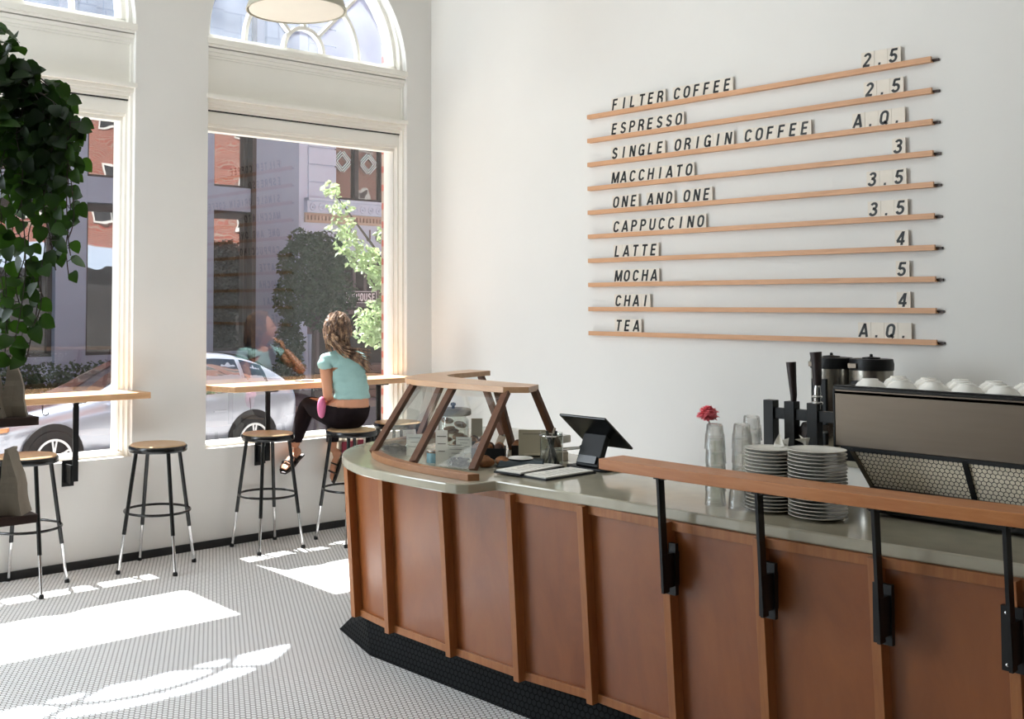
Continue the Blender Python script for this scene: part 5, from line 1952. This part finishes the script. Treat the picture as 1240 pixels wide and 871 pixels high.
def mirror_glass(name, tint, mixf):
    n = NT(name)
    b = n.n('ShaderNodeBsdfPrincipled')
    b.inputs['Base Color'].default_value = tint
    b.inputs['Roughness'].default_value = 0.2
    g_ = n.n('ShaderNodeBsdfGlossy')
    g_.inputs['Roughness'].default_value = 0.01
    nz = n.n('ShaderNodeTexNoise')
    nz.inputs['Scale'].default_value = 0.9
    nz.inputs['Detail'].default_value = 2
    n.l(n.coord('Object'), nz.inputs['Vector'])
    bp = n.n('ShaderNodeBump')
    bp.inputs['Strength'].default_value = 0.25
    bp.inputs['Distance'].default_value = 0.03
    n.l(nz.outputs[0], bp.inputs['Height'])
    n.l(bp.outputs[0], g_.inputs['Normal'])
    mx = n.n('ShaderNodeMixShader')
    mx.inputs[0].default_value = mixf
    n.l(b.outputs[0], mx.inputs[1])
    n.l(g_.outputs[0], mx.inputs[2])
    n.l(mx.outputs[0], n.out.inputs[0])
    return n.m


M['mirror'] = mirror_glass('reflecting_street_glass', (0.012, 0.015, 0.017, 1), 0.30)
M['dull_glass'] = mirror_glass('dark_street_glass', (0.02, 0.028, 0.03, 1), 0.10)

FY = 14.0
mv = thing('office_building', (0, FY, -0.3), 'mauve stone building across the street with tall mirroring windows', 'building')


def op(mb, name, material, root, bevel=0.0, parent=None, smooth=False):
    o = mb.build(name, material, None, (0, 0, 0), smooth, bevel)
    o.parent = parent or root
    p = parent or root
    loc = Vector(root.location)
    o.matrix_parent_inverse = Matrix.Translation(-loc) if parent is None else Matrix.Identity(4)
    return o


bays = [(-8.2, -5.6), (-4.9, -2.4), (-1.9, 0.3), (0.75, 2.62), (3.25, 5.45), (6.10, 7.04)]
xs = [-9.0] + [v for b_ in bays for v in b_] + [8.29]
for k in range(0, len(xs), 2):
    op(MB().box(xs[k], FY, -0.3, xs[k + 1], FY + 0.6, 14), 'pilaster', M['mauve'], mv, 0.01)
for (x0, x1) in bays:
    m = MB()
    m.box(x0, FY + 0.02, 3.65, x1, FY + 0.6, 4.17)
    m.box(x0, FY + 0.10, -0.3, x1, FY + 0.6, 0.62)
    op(m, 'spandrel', M['mauve'], mv, 0.008)
    for (z0, z1) in ((0.62, 3.65), (4.17, 5.5)):
        f = MB()
        t = 0.09
        f.box(x0, FY + 0.16, z0, x0 + t, FY + 0.3, z1)
        f.box(x1 - t, FY + 0.16, z0, x1, FY + 0.3, z1)
        f.box(x0, FY + 0.16, z0, x1, FY + 0.3, z0 + 0.06)
        f.box(x0, FY + 0.16, z1 - 0.16, x1, FY + 0.3, z1)
        fo = op(f, 'window', M['frame_dark'], mv)
        pn = MB().box(x0 + 0.05, FY + 0.22, z0 + 0.03, x1 - 0.05, FY + 0.24, z1 - 0.05).build('window_pane', M['mirror'])
        pn.parent = fo
up_ = MB().box(-9.0, FY + 0.02, 5.5, 8.29, FY + 0.6, 14)
for k in range(12):
    up_.box(-8.6 + 1.45 * k, FY - 0.10, 5.7, -8.25 + 1.45 * k, FY + 0.1, 14)
up_.box(-9.0, FY - 0.2, 5.5, 8.29, FY + 0.1, 5.75)
op(up_, 'upper_stone_wall', brick_mat('pale_blue_stone', '#7f95ae', '#72889f', '#647b96', 0.9, 0.42, 'xz', 0.02), mv)
op(MB().box(7.02, FY - 0.05, -0.3, 7.12, FY + 0.2, 14), 'corner_trim', M['frame_dark'], mv)
op(MB().box(7.7, FY - 0.02, -0.3, 8.29, FY + 0.3, 0.0), 'plinth', M['stone_dark'], mv)

# pale stone building with the octagon windows
st = thing('stone_building', (12, FY, -0.3), 'pale rusticated stone building across the street with carved frieze', 'building')
m = MB()
zc = 4.05
m.box(8.29, FY + 0.03, -0.3, 8.55, FY + 0.6, 14)
while zc < 13.8:
    m.box(8.55, FY + 0.0, zc, 9.33, FY + 0.6, zc + 0.37)
    m.box(8.56, FY + 0.04, zc + 0.37, 9.32, FY + 0.6, zc + 0.40)
    zc += 0.40
m.box(11.9, FY, 4.05, 14.5, FY + 0.6, 14)
m.box(9.33, FY + 0.02, 6.1, 11.9, FY + 0.6, 14)
op(m, 'stone_wall', M['stone'], st, 0.006)
fr_ = MB()
fr_.box(8.45, FY - 0.10, 3.72, 14.5, FY + 0.5, 4.05)
fr_.box(8.45, FY - 0.16, 3.99, 14.5, FY + 0.5, 4.06)
op(fr_, 'frieze_band', M['stone'], st, 0.01)
rs_ = MB()
for k in range(24):
    x = 8.6 + k * 0.24
    rs_.ring((x, FY - 0.105, 3.85), 0.075, 0.018, 14, 5, Matrix.Rotation(R(90), 3, 'X'))
    rs_.ball((x, FY - 0.105, 3.85), 0.03, n=8, m=5)
o = op(rs_, 'carved_rosettes', M['stone'], st)
dn = MB()
for k in range(60):
    dn.box(8.5 + k * 0.1, FY - 0.08, 3.56, 8.55 + k * 0.1, FY + 0.1, 3.66)
dn.box(8.45, FY - 0.02, 3.5, 14.5, FY + 0.5, 3.72)
op(dn, 'dentils', mat('warm_dentil_stone', '#b9a898', 0.85), st)
op(MB().box(8.35, FY + 0.02, 2.75, 14.5, FY + 0.5, 3.5), 'name_frieze', M['stone'], st)
for i, ch in enumerate('K JOH'):
    if ch == ' ':
        continue
    me = glyph(ch, 0.28, 0.01, 0, 1.0, 0.13)
    o = place_mesh('carved_letter', me, M['stone_dark'], (9.72 + i * 0.29, FY + 0.005, 3.12), (0, 0, 0), st)
    o.matrix_parent_inverse = Matrix.Translation((-12, -FY, 0.3))
wn_ = MB()
for x0, x1 in ((9.33, 9.38), (9.96, 10.08), (10.74, 10.86), (11.8, 11.9)):
    wn_.box(x0, FY + 0.12, 4.1, x1, FY + 0.3, 6.1)
wn_.box(9.33, FY + 0.12, 4.06, 11.9, FY + 0.3, 4.14)
wo_ = op(wn_, 'window', M['frame_dark'], st)
pn = MB().box(9.4, FY + 0.2, 4.1, 11.85, FY + 0.22, 6.1).build('window_pane', M['dull_glass'])
pn.parent = wo_
M['decal'] = mat('pale_cyan_decal', '#bfe0e2', 0.6, vary=0.03)
for cx in (9.63, 10.41, 11.2):
    dm = MB()
    for sx in (-1, 1):
        for sz in (-1, 1):
            for k in range(3):
                r0 = 0.155 + 0.066 * k
                # bars of an eight-sided emblem
                lim = 0.245
                ax, az = min(r0, lim), r0 - min(r0, lim)
                a_, b_ = (ax, az), (az, ax)
                p0 = Vector((cx + sx * a_[0], FY + 0.165, 5.0 + sz * a_[1]))
                p1 = Vector((cx + sx * b_[0], FY + 0.165, 5.0 + sz * b_[1]))
                dm.bar(p0, p1, 0.022, 0.006, (sx, 0, sz))
    op(dm, 'octagon_emblem', M['decal'], st)
# lower storey: dark openings between stone piers
lw = MB()
lw.box(8.29, FY + 0.05, -0.3, 8.9, FY + 0.6, 2.75)
lw.box(8.9, FY + 0.25, 1.55, 14.5, FY + 0.6, 1.95)
op(lw, 'pier', M['stone_dark'], st, 0.01)
op(MB().box(8.9, FY + 0.55, -0.3, 14.5, FY + 0.7, 2.75), 'shop_interior', M['shop_dark'], st)
for k in range(9):
    op(MB().tube([(9.1 + k * 0.33, FY + 0.3, 1.95), (9.1 + k * 0.33, FY + 0.3, 2.75)], 0.035, 8), 'railing_post', M['stone_dark'], st, smooth=True)
for k in range(5):
    op(MB().tube([(7.85 + k * 0.17 + (0.03 if k % 2 else 0), FY - 0.12, -0.3), (7.85 + k * 0.17, FY - 0.12, 0.95)], 0.075, 10), 'column', M['stone'], st, smooth=True)
ar = MB()
for k in range(12):
    a0, a1 = PI * k / 12, PI * (k + 1) / 12
    ar.bar((9.9 + 0.62 * math.cos(a0), FY + 0.2, 0.9 + 0.55 * math.sin(a0)), (9.9 + 0.62 * math.cos(a1), FY + 0.2, 0.9 + 0.55 * math.sin(a1)), 0.16, 0.1, (0, 1, 0))
op(ar, 'arch_moulding', M['stone_dark'], st)

sg = thing('shop_sign', (10.14, FY - 0.06, 1.78), 'black sign with white letters and a white border across the street', 'sign')
MB().box(-0.60, -0.03, -0.14, 0.34, 0.02, 0.17).build('sign_board', mat('sign_black', '#18181b', 0.5), sg)
bd = MB()
for q in ((-0.58, -0.125, 0.32, -0.11), (-0.58, 0.14, 0.32, 0.155), (-0.58, -0.125, -0.565, 0.155), (0.305, -0.125, 0.32, 0.155)):
    bd.box(q[0], -0.036, q[1], q[2], -0.03, q[3])
M['sign_white'] = mat('sign_white', '#e8e6ea', 0.6, vary=0.02)
bd.build('sign_border', M['sign_white'], sg)
for i, ch in enumerate('EEHOUSE'):
    place_mesh('sign_letter', glyph(ch, 0.18, 0.004, 0, 0.82, 0.2), M['sign_white'], (-0.48 + i * 0.118, -0.034, -0.075), (0, 0, 0), sg)

# our side of the street: brick fronts that the far windows mirror
bk_ = thing('brick_building', (18, 0.4, -0.3), 'red brick row with white windows, seen mirrored in the far glass', 'building')
op(MB().box(0.3, -0.3, 3.5, 45, 0.38, 14), 'brick_wall', M['brick'], bk_)
op(MB().box(-12, -0.0, 5.25, 0.3, 0.27, 14), 'brick_wall', M['brick'], bk_)
op(MB().box(-0.215, 0.27, -0.3, 0.3, 0.37, 6), 'brick_pier', M['brick'], bk_)
op(MB().box(0.3, -0.2, 2.85, 45, 0.5, 3.5), 'stone_band', M['stone'], bk_)
op(MB().box(0.3, -0.3, -0.3, 45, 0.2, 2.85), 'shop_front', M['shop_dark'], bk_)
for k in range(14):
    for zz in (4.3, 7.6, 10.9):
        x = 2.0 + 2.6 * k
        f = MB()
        f.box(x, 0.3, zz, x + 1.1, 0.41, zz + 2.0)
        f2 = op(f, 'window', M['trim'], bk_)
        gm = MB()
        for (u0, u1) in ((0.08, 0.53), (0.57, 1.02)):
            for (v0, v1) in ((0.08, 0.62), (0.66, 0.98), (1.04, 1.48), (1.52, 1.92)):
                gm.box(x + u0, 0.40, zz + v0, x + u1, 0.415, zz + v1)
        g2 = gm.build('window_pane', M['dull_glass'])
        g2.parent = f2


# ------------------------------------------------------------------ trees, hedge, planter
def leaves_mat(name, c1, c2, tcol, tf=0.35):
    n = NT(name)
    b = n.n('ShaderNodeBsdfPrincipled')
    nz = n.n('ShaderNodeTexNoise')
    nz.inputs['Scale'].default_value = 3
    n.l(n.coord('Object'), nz.inputs['Vector'])
    n.l(n.ramp(nz.outputs[0], [(0.35, col(c1)), (0.65, col(c2))]), b.inputs['Base Color'])
    b.inputs['Roughness'].default_value = 0.55
    tl = n.n('ShaderNodeBsdfTranslucent')
    tl.inputs[0].default_value = col(tcol)
    mx = n.n('ShaderNodeMixShader')
    mx.inputs[0].default_value = tf
    n.l(b.outputs[0], mx.inputs[1])
    n.l(tl.outputs[0], mx.inputs[2])
    n.l(mx.outputs[0], n.out.inputs[0])
    return n.m


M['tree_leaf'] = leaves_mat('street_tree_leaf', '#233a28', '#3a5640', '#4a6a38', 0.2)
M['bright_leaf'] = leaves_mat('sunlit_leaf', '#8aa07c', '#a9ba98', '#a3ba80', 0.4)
M['bark'] = mat('bark', '#4a4543', 0.9, vary=0.2, bump=0.5)


def leaf_cloud(mb, blobs, n, s, seed):
    rnd = random.Random(seed)
    tot = sum(b_[3] * b_[4] * b_[5] for b_ in blobs)
    for (cx, cy, cz, rx, ry, rz) in blobs:
        for _ in range(int(n * rx * ry * rz / tot)):
            while True:
                p = Vector((rnd.uniform(-1, 1), rnd.uniform(-1, 1), rnd.uniform(-1, 1)))
                if p.length < 1 and rnd.random() < 0.25 + p.length:
                    break
            c = Vector((cx + p.x * rx, cy + p.y * ry, cz + p.z * rz))
            d = Vector((rnd.uniform(-1, 1), rnd.uniform(-1, 1), rnd.uniform(-1, .4))).normalized()
            w = d.orthogonal().normalized()
            w = Matrix.Rotation(rnd.uniform(0, 2 * PI), 3, d) @ w
            L_, W_ = s * rnd.uniform(.7, 1.3), s * rnd.uniform(.28, .42)
            fold = w.cross(d) * W_ * 0.4
            mb.add([c, c + d * L_ * .45 + w * W_ + fold, c + d * L_, c + d * L_ * .45 - w * W_ + fold], [(0, 1, 2), (0, 2, 3)])


tr_ = thing('street_tree', (7.45, 12.2, -0.3), 'dark green young street tree in front of the buildings opposite', 'tree')
lc = MB()
leaf_cloud(lc, [(0, 0, 2.75, 0.78, 0.7, 0.7), (-0.42, 0, 2.1, 0.55, 0.5, 0.5), (0.4, 0, 2.15, 0.6, 0.55, 0.5), (0.1, 0, 1.75, 0.5, 0.5, 0.35), (0.35, 0, 3.15, 0.4, 0.4, 0.35), (-0.3, 0, 3.25, 0.3, .3, .3)], 6500, 0.10, 4)
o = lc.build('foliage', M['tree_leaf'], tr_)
tag(o, kind='stuff')
tk = MB()
tk.tube([(0, 0, 0), (0.0, 0, 1.2), (0.02, 0, 1.75)], [0.06, 0.05, 0.045], 10)
for a, b_, c_ in (((0.02, 0, 1.4), (-0.2, 0, 1.9), (-0.45, 0.1, 2.6)), ((0.02, 0, 1.4), (0.22, 0, 1.9), (0.45, -0.1, 2.7)), ((0.02, 0, 1.7), (0.05, 0, 2.4), (0.0, 0, 3.1)), ((0.02, 0, 1.5), (-.05, .15, 2.0), (-.1, .3, 3.0))):
    tk.tube([a, b_, c_], [0.032, 0.024, 0.01], 8)
tk.build('trunk', M['bark'], tr_, smooth=True)

br_ = thing('sunlit_tree', (3.3, 4.3, -0.27), 'bright sunlit tree on the near sidewalk reaching in from the right', 'tree')
lc = MB()
K = Vector((3.3, 4.3, -0.27))
bl = []
for (px, yy, z, r_) in ((1.33, 4, 3.02, .12), (1.98, 4, 2.95, .10), (2.05, 4, 2.80, .16), (2.10, 4, 2.58, .18), (2.2, 4, 2.38, .2), (2.38, 4, 2.22, .22), (2.6, 4, 2.10, .24), (2.8, 4, 2.0, .28),
                        (2.9, 4, 2.5, .25), (2.95, 4, 1.7, .28), (2.62, 4, 1.47, .28), (2.85, 4, 1.30, .3), (2.5, 4, 1.28, .2), (3.2, 4, 1.9, .4), (2.75, 4, 1.62, .2)):
    if px < 1.5:
        px = 1.92
    bl.append((px - K.x, yy - K.y, z - K.z, r_, r_, r_ * .75))
leaf_cloud(lc, bl, 2500, 0.085, 9)
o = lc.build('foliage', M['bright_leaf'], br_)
tag(o, kind='stuff')
tk = MB()
tk.tube([(0.1, 0, 0), (0.1, 0, 1.4), (0.05, 0, 2.4), (0.0, 0, 3.8)], [0.07, 0.06, 0.05, 0.03], 10)
for e in ((-0.5, -.3, 1.72), (-1.1, -.3, 2.5), (-1.3, -.3, 3.2), (-0.7, -.3, 1.6), (-0.3, -.3, 2.9)):
    tk.tube([(0.1, 0, 1.3 + e[2] * .2), (e[0] * .5, e[1] * .5, e[2] * .8 + .1), e], [0.025, 0.016, 0.006], 7)
tk.build('trunk', M['bark'], br_, smooth=True)

for (nm, x0, x1, y, z0, z1, lab) in (('hedge', -1.5, 4.6, 12.3, -0.3, 0.62, 'low dark hedge along the far sidewalk, left part'),):
    h = thing('hedge', ((x0 + x1) / 2, y, z0), lab, 'hedge')
    lc = MB()
    bl = [(-(x1 - x0) / 2 + 0.35 + 0.5 * k, 0, 0.55, 0.42, 0.3, 0.38) for k in range(int((x1 - x0) / 0.5))]
    leaf_cloud(lc, bl, 5000, 0.09, 14)
    tag(lc.build('foliage', M['tree_leaf'], h), kind='stuff')
    MB().box(-(x1 - x0) / 2, -0.25, 0, (x1 - x0) / 2, 0.25, 0.35).build('planter', M['stone_dark'], h)
h = thing('cypress_shrub', (7.3, 12.9, -0.3), 'narrow dark cypress shrub left of the street tree', 'shrub')
lc = MB()
leaf_cloud(lc, [(0, 0, 0.5, .34, .3, .5), (0, 0, 1.1, .32, .3, .5), (0, 0, 1.6, .2, .2, .4)], 2400, 0.09, 17)
tag(lc.build('foliage', M['tree_leaf'], h), kind='stuff')
MB().lathe([(0.0, 0.0), (0.2, 0.0), (0.26, 0.3), (0.22, 0.3), (0.0, 0.25)], n=20).build('pot', M['stone_dark'], h)
wb = thing('wooden_planter', (8.0, 11.6, -0.3), 'weathered brown plank planter under the street tree', 'planter')
m = MB()
for k in range(4):
    m.box(-0.75, -0.3, 0.02 + k * 0.17, 0.9, 0.3, 0.17 + k * 0.17)
m.build('plank_box', wood('weathered_plank', '#5f4c43', '#7b665a', (1, 8, 8), 0.8), wb)
MB().box(-0.7, -0.25, 0.6, 0.85, 0.25, 0.66).build('soil', mat('planter_soil', '#2e2722', 0.95), wb)

# ------------------------------------------------------------------ parked car
car = thing('parked_car', (0.5, 6.45, GZ), 'silver hatchback parked at the kerb outside the windows', 'car')
M['carpaint'] = mat('silver_car_paint', '#989eaa', 0.25, 0.4, vary=0.02, coat=0.6)
M['carglass'] = mirror_glass('car_glass', (0.02, 0.025, 0.03, 1), 0.25)
M['tyre'] = mat('tyre', '#1b1b1c', 0.85, vary=0.1)
M['wheel'] = mat('alloy_wheel', '#b8babd', 0.3, 0.8, vary=0.05)
# stations: x, roof/bonnet z, belt z, half width at belt, half width at top, bottom z
ST = [(-2.12, 0.62, 0.55, 0.45, 0.40, 0.32), (-2.05, 0.70, 0.58, 0.66, 0.55, 0.22), (-1.85, 0.76, 0.62, 0.80, 0.68, 0.20), (-1.5, 0.83, 0.68, 0.85, 0.74, 0.20), (-1.05, 0.90, 0.76, 0.87, 0.76, 0.20),
      (-0.75, 0.96, 0.82, 0.875, 0.74, 0.20), (-0.35, 1.18, 0.86, 0.88, 0.66, 0.20), (0.05, 1.36, 0.88, 0.88, 0.60, 0.20), (0.4, 1.43, 0.89, 0.88, 0.59, 0.20), (0.9, 1.45, 0.90, 0.88, 0.59, 0.20),
      (1.3, 1.41, 0.92, 0.88, 0.585, 0.20), (1.65, 1.30, 0.95, 0.87, 0.58, 0.20), (1.9, 1.15, 0.97, 0.85, 0.60, 0.21), (2.05, 1.02, 0.92, 0.80, 0.62, 0.24), (2.12, 0.90, 0.75, 0.70, 0.55, 0.32)]
vs, fs = [], []
NS = 14
for (x, zt, zb, wb_, wt_, z0) in ST:
    ringp = [(-wb_ * 0.94, z0), (-wb_, z0 + (zb - z0) * 0.35), (-wb_ * 1.01, z0 + (zb - z0) * 0.75), (-wb_ * 0.985, zb), (-(wb_ * .35 + wt_ * .65), zb + (zt - zb) * 0.62), (-wt_ * 0.93, zb + (zt - zb) * 0.93), (-wt_ * .5, zt)]
    full_ = ringp + [(-a, b_) for a, b_ in reversed(ringp)]
    vs += [(x, a, b_) for a, b_ in full_]
for i in range(len(ST) - 1):
    for j in range(NS):
        k = (j + 1) % NS
        fs.append((i * NS + j, i * NS + k, (i + 1) * NS + k, (i + 1) * NS + j))
fs.append(tuple(range(NS))[::-1])
fs.append(tuple((len(ST) - 1) * NS + k for k in range(NS)))
cb_ = MB().add(vs, fs).build('car_body', M['carpaint'], car, smooth=True, subsurf=2, auto=False)


def side_pt(x, t, off=0.012):
    """a point on the glasshouse side: t=0 at the belt, 1 at the roof edge"""
    for a, b_ in zip(ST[:-1], ST[1:]):
        if a[0] <= x <= b_[0]:
            u = (x - a[0]) / (b_[0] - a[0])
            zt, zb, wb_, wt_ = [a[i] + (b_[i] - a[i]) * u for i in (1, 2, 3, 4)]
            y0, z0_ = wb_ * 0.985, zb
            y1, z1_ = wb_ * .35 + wt_ * .65, zb + (zt - zb) * 0.62
            y2, z2_ = wt_ * 0.93, zb + (zt - zb) * 0.93
            if t < 0.65:
                q_ = t / 0.65
                return (x, y0 + (y1 - y0) * q_ + off, z0_ + (z1_ - z0_) * q_)
            q_ = (t - 0.65) / 0.35
            return (x, y1 + (y2 - y1) * q_ + off, z1_ + (z2_ - z1_) * q_)


for sgn in (-1, 1):
    for (xa, xb, ta) in ((-0.45, 0.42, 0.35), (0.50, 1.22, 0.0), (1.28, 1.62, 0.0)):
        cols_ = []
        N_ = 8
        gm = MB()
        V_, F_ = [], []
        for i in range(N_ + 1):
            x = xa + (xb - xa) * i / N_
            for t in (0.06, 0.3, 0.6, 0.9):
                tt = t * (0.72 if (x < -0.2) else 1.0)
                p = side_pt(x, tt, -0.006)
                V_.append((p[0], sgn * p[1], p[2]))
        for i in range(N_):
            for j in range(3):
                a = i * 4 + j
                F_.append((a, a + 1, a + 5, a + 4))
        gm.add(V_, F_).build('side_window', M['carglass'], car, smooth=True)
# windscreen and rear window follow the body
for (i0, i1, nm) in ((5, 7, 'windscreen'), (10, 12, 'rear_window')):
    V_, F_ = [], []
    for i in range(i0, i1 + 1):
        x, zt, zb, wb_, wt_, z0 = ST[i]
        for u in (-0.86, -0.45, 0, 0.45, 0.86):
            V_.append((x + (-0.02 if nm == 'windscreen' else 0.02), u * wt_ * 0.9, zt + 0.004 - 0.02 * abs(u)))
    for i in range(i1 - i0):
        for j in range(4):
            a = i * 5 + j
            F_.append((a, a + 1, a + 6, a + 5))
    MB().add(V_, F_).build(nm, M['carglass'], car, smooth=True)
for wx in (-1.32, 1.33):
    for sy in (-1, 1):
        rot = Matrix.Rotation(R(90), 3, 'X')
        arch = MB().lathe([(0.0, 0.0), (0.365, 0.0), (0.365, 0.02), (0.0, 0.02)], (wx, sy * 0.872 - (0.02 if sy < 0 else -0.02) * 0, 0.34), 32, rot).build('wheel_arch', M['tyre'], car)
        ty_ = MB().lathe([(0.21, -0.10), (0.30, -0.105), (0.32, -0.08), (0.32, 0.08), (0.30, 0.105), (0.21, 0.10)], (wx, sy * 0.80, 0.32), 36, rot, closed=True).build('tyre', M['tyre'], car, smooth=True)
        rm_ = MB().lathe([(0.0, -0.02), (0.03, 0.03 * 0), (0.195, -0.02), (0.215, -0.09), (0.222, -0.09), (0.222, 0.09), (0.215, 0.09), (0.19, 0.0), (0.0, 0.0)], (wx, sy * 0.80, 0.32), 32, rot)
        for k in range(5):
            for da in (-0.13, 0.13):
                a = 2 * PI * k / 5 + 0.3
                rm_.bar((wx + 0.03 * math.cos(a), sy * 0.905, 0.32 + 0.03 * math.sin(a)), (wx + 0.205 * math.cos(a + da), sy * 0.908, 0.32 + 0.205 * math.sin(a + da)), 0.022, 0.02, (0, 1, 0))
        rm_.lathe([(0.19, 0.0), (0.216, 0.0), (0.216, 0.012), (0.19, 0.012)], (wx, sy * 0.905, 0.32), 32, rot, closed=True)
        rm_.build('alloy_rim', M['wheel'], car)
MB().box(0.75, -0.895, 0.70, 0.93, -0.872, 0.725).build('door_handle', M['carpaint'], car, bevel=0.006)
m = MB()
for x in (-0.42, 0.46, 1.28):
    m.tube([(x, -0.887, 0.32), (x + 0.02, -0.889, 0.6), (x + 0.0, -0.876, 0.86)], 0.004, 5)
m.build('door_seams', M['tyre'], car)
MB().bar((-2.06, -0.60, 0.62), (-1.80, -0.795, 0.66), 0.05, 0.09, (0, 0, 1)).build('headlight', mat('amber_headlight', '#c98a5a', 0.2), car, bevel=0.01)
MB().box(-0.62, -1.0, 0.90, -0.45, -0.86, 1.02).build('door_mirror', M['carpaint'], car, bevel=0.02)
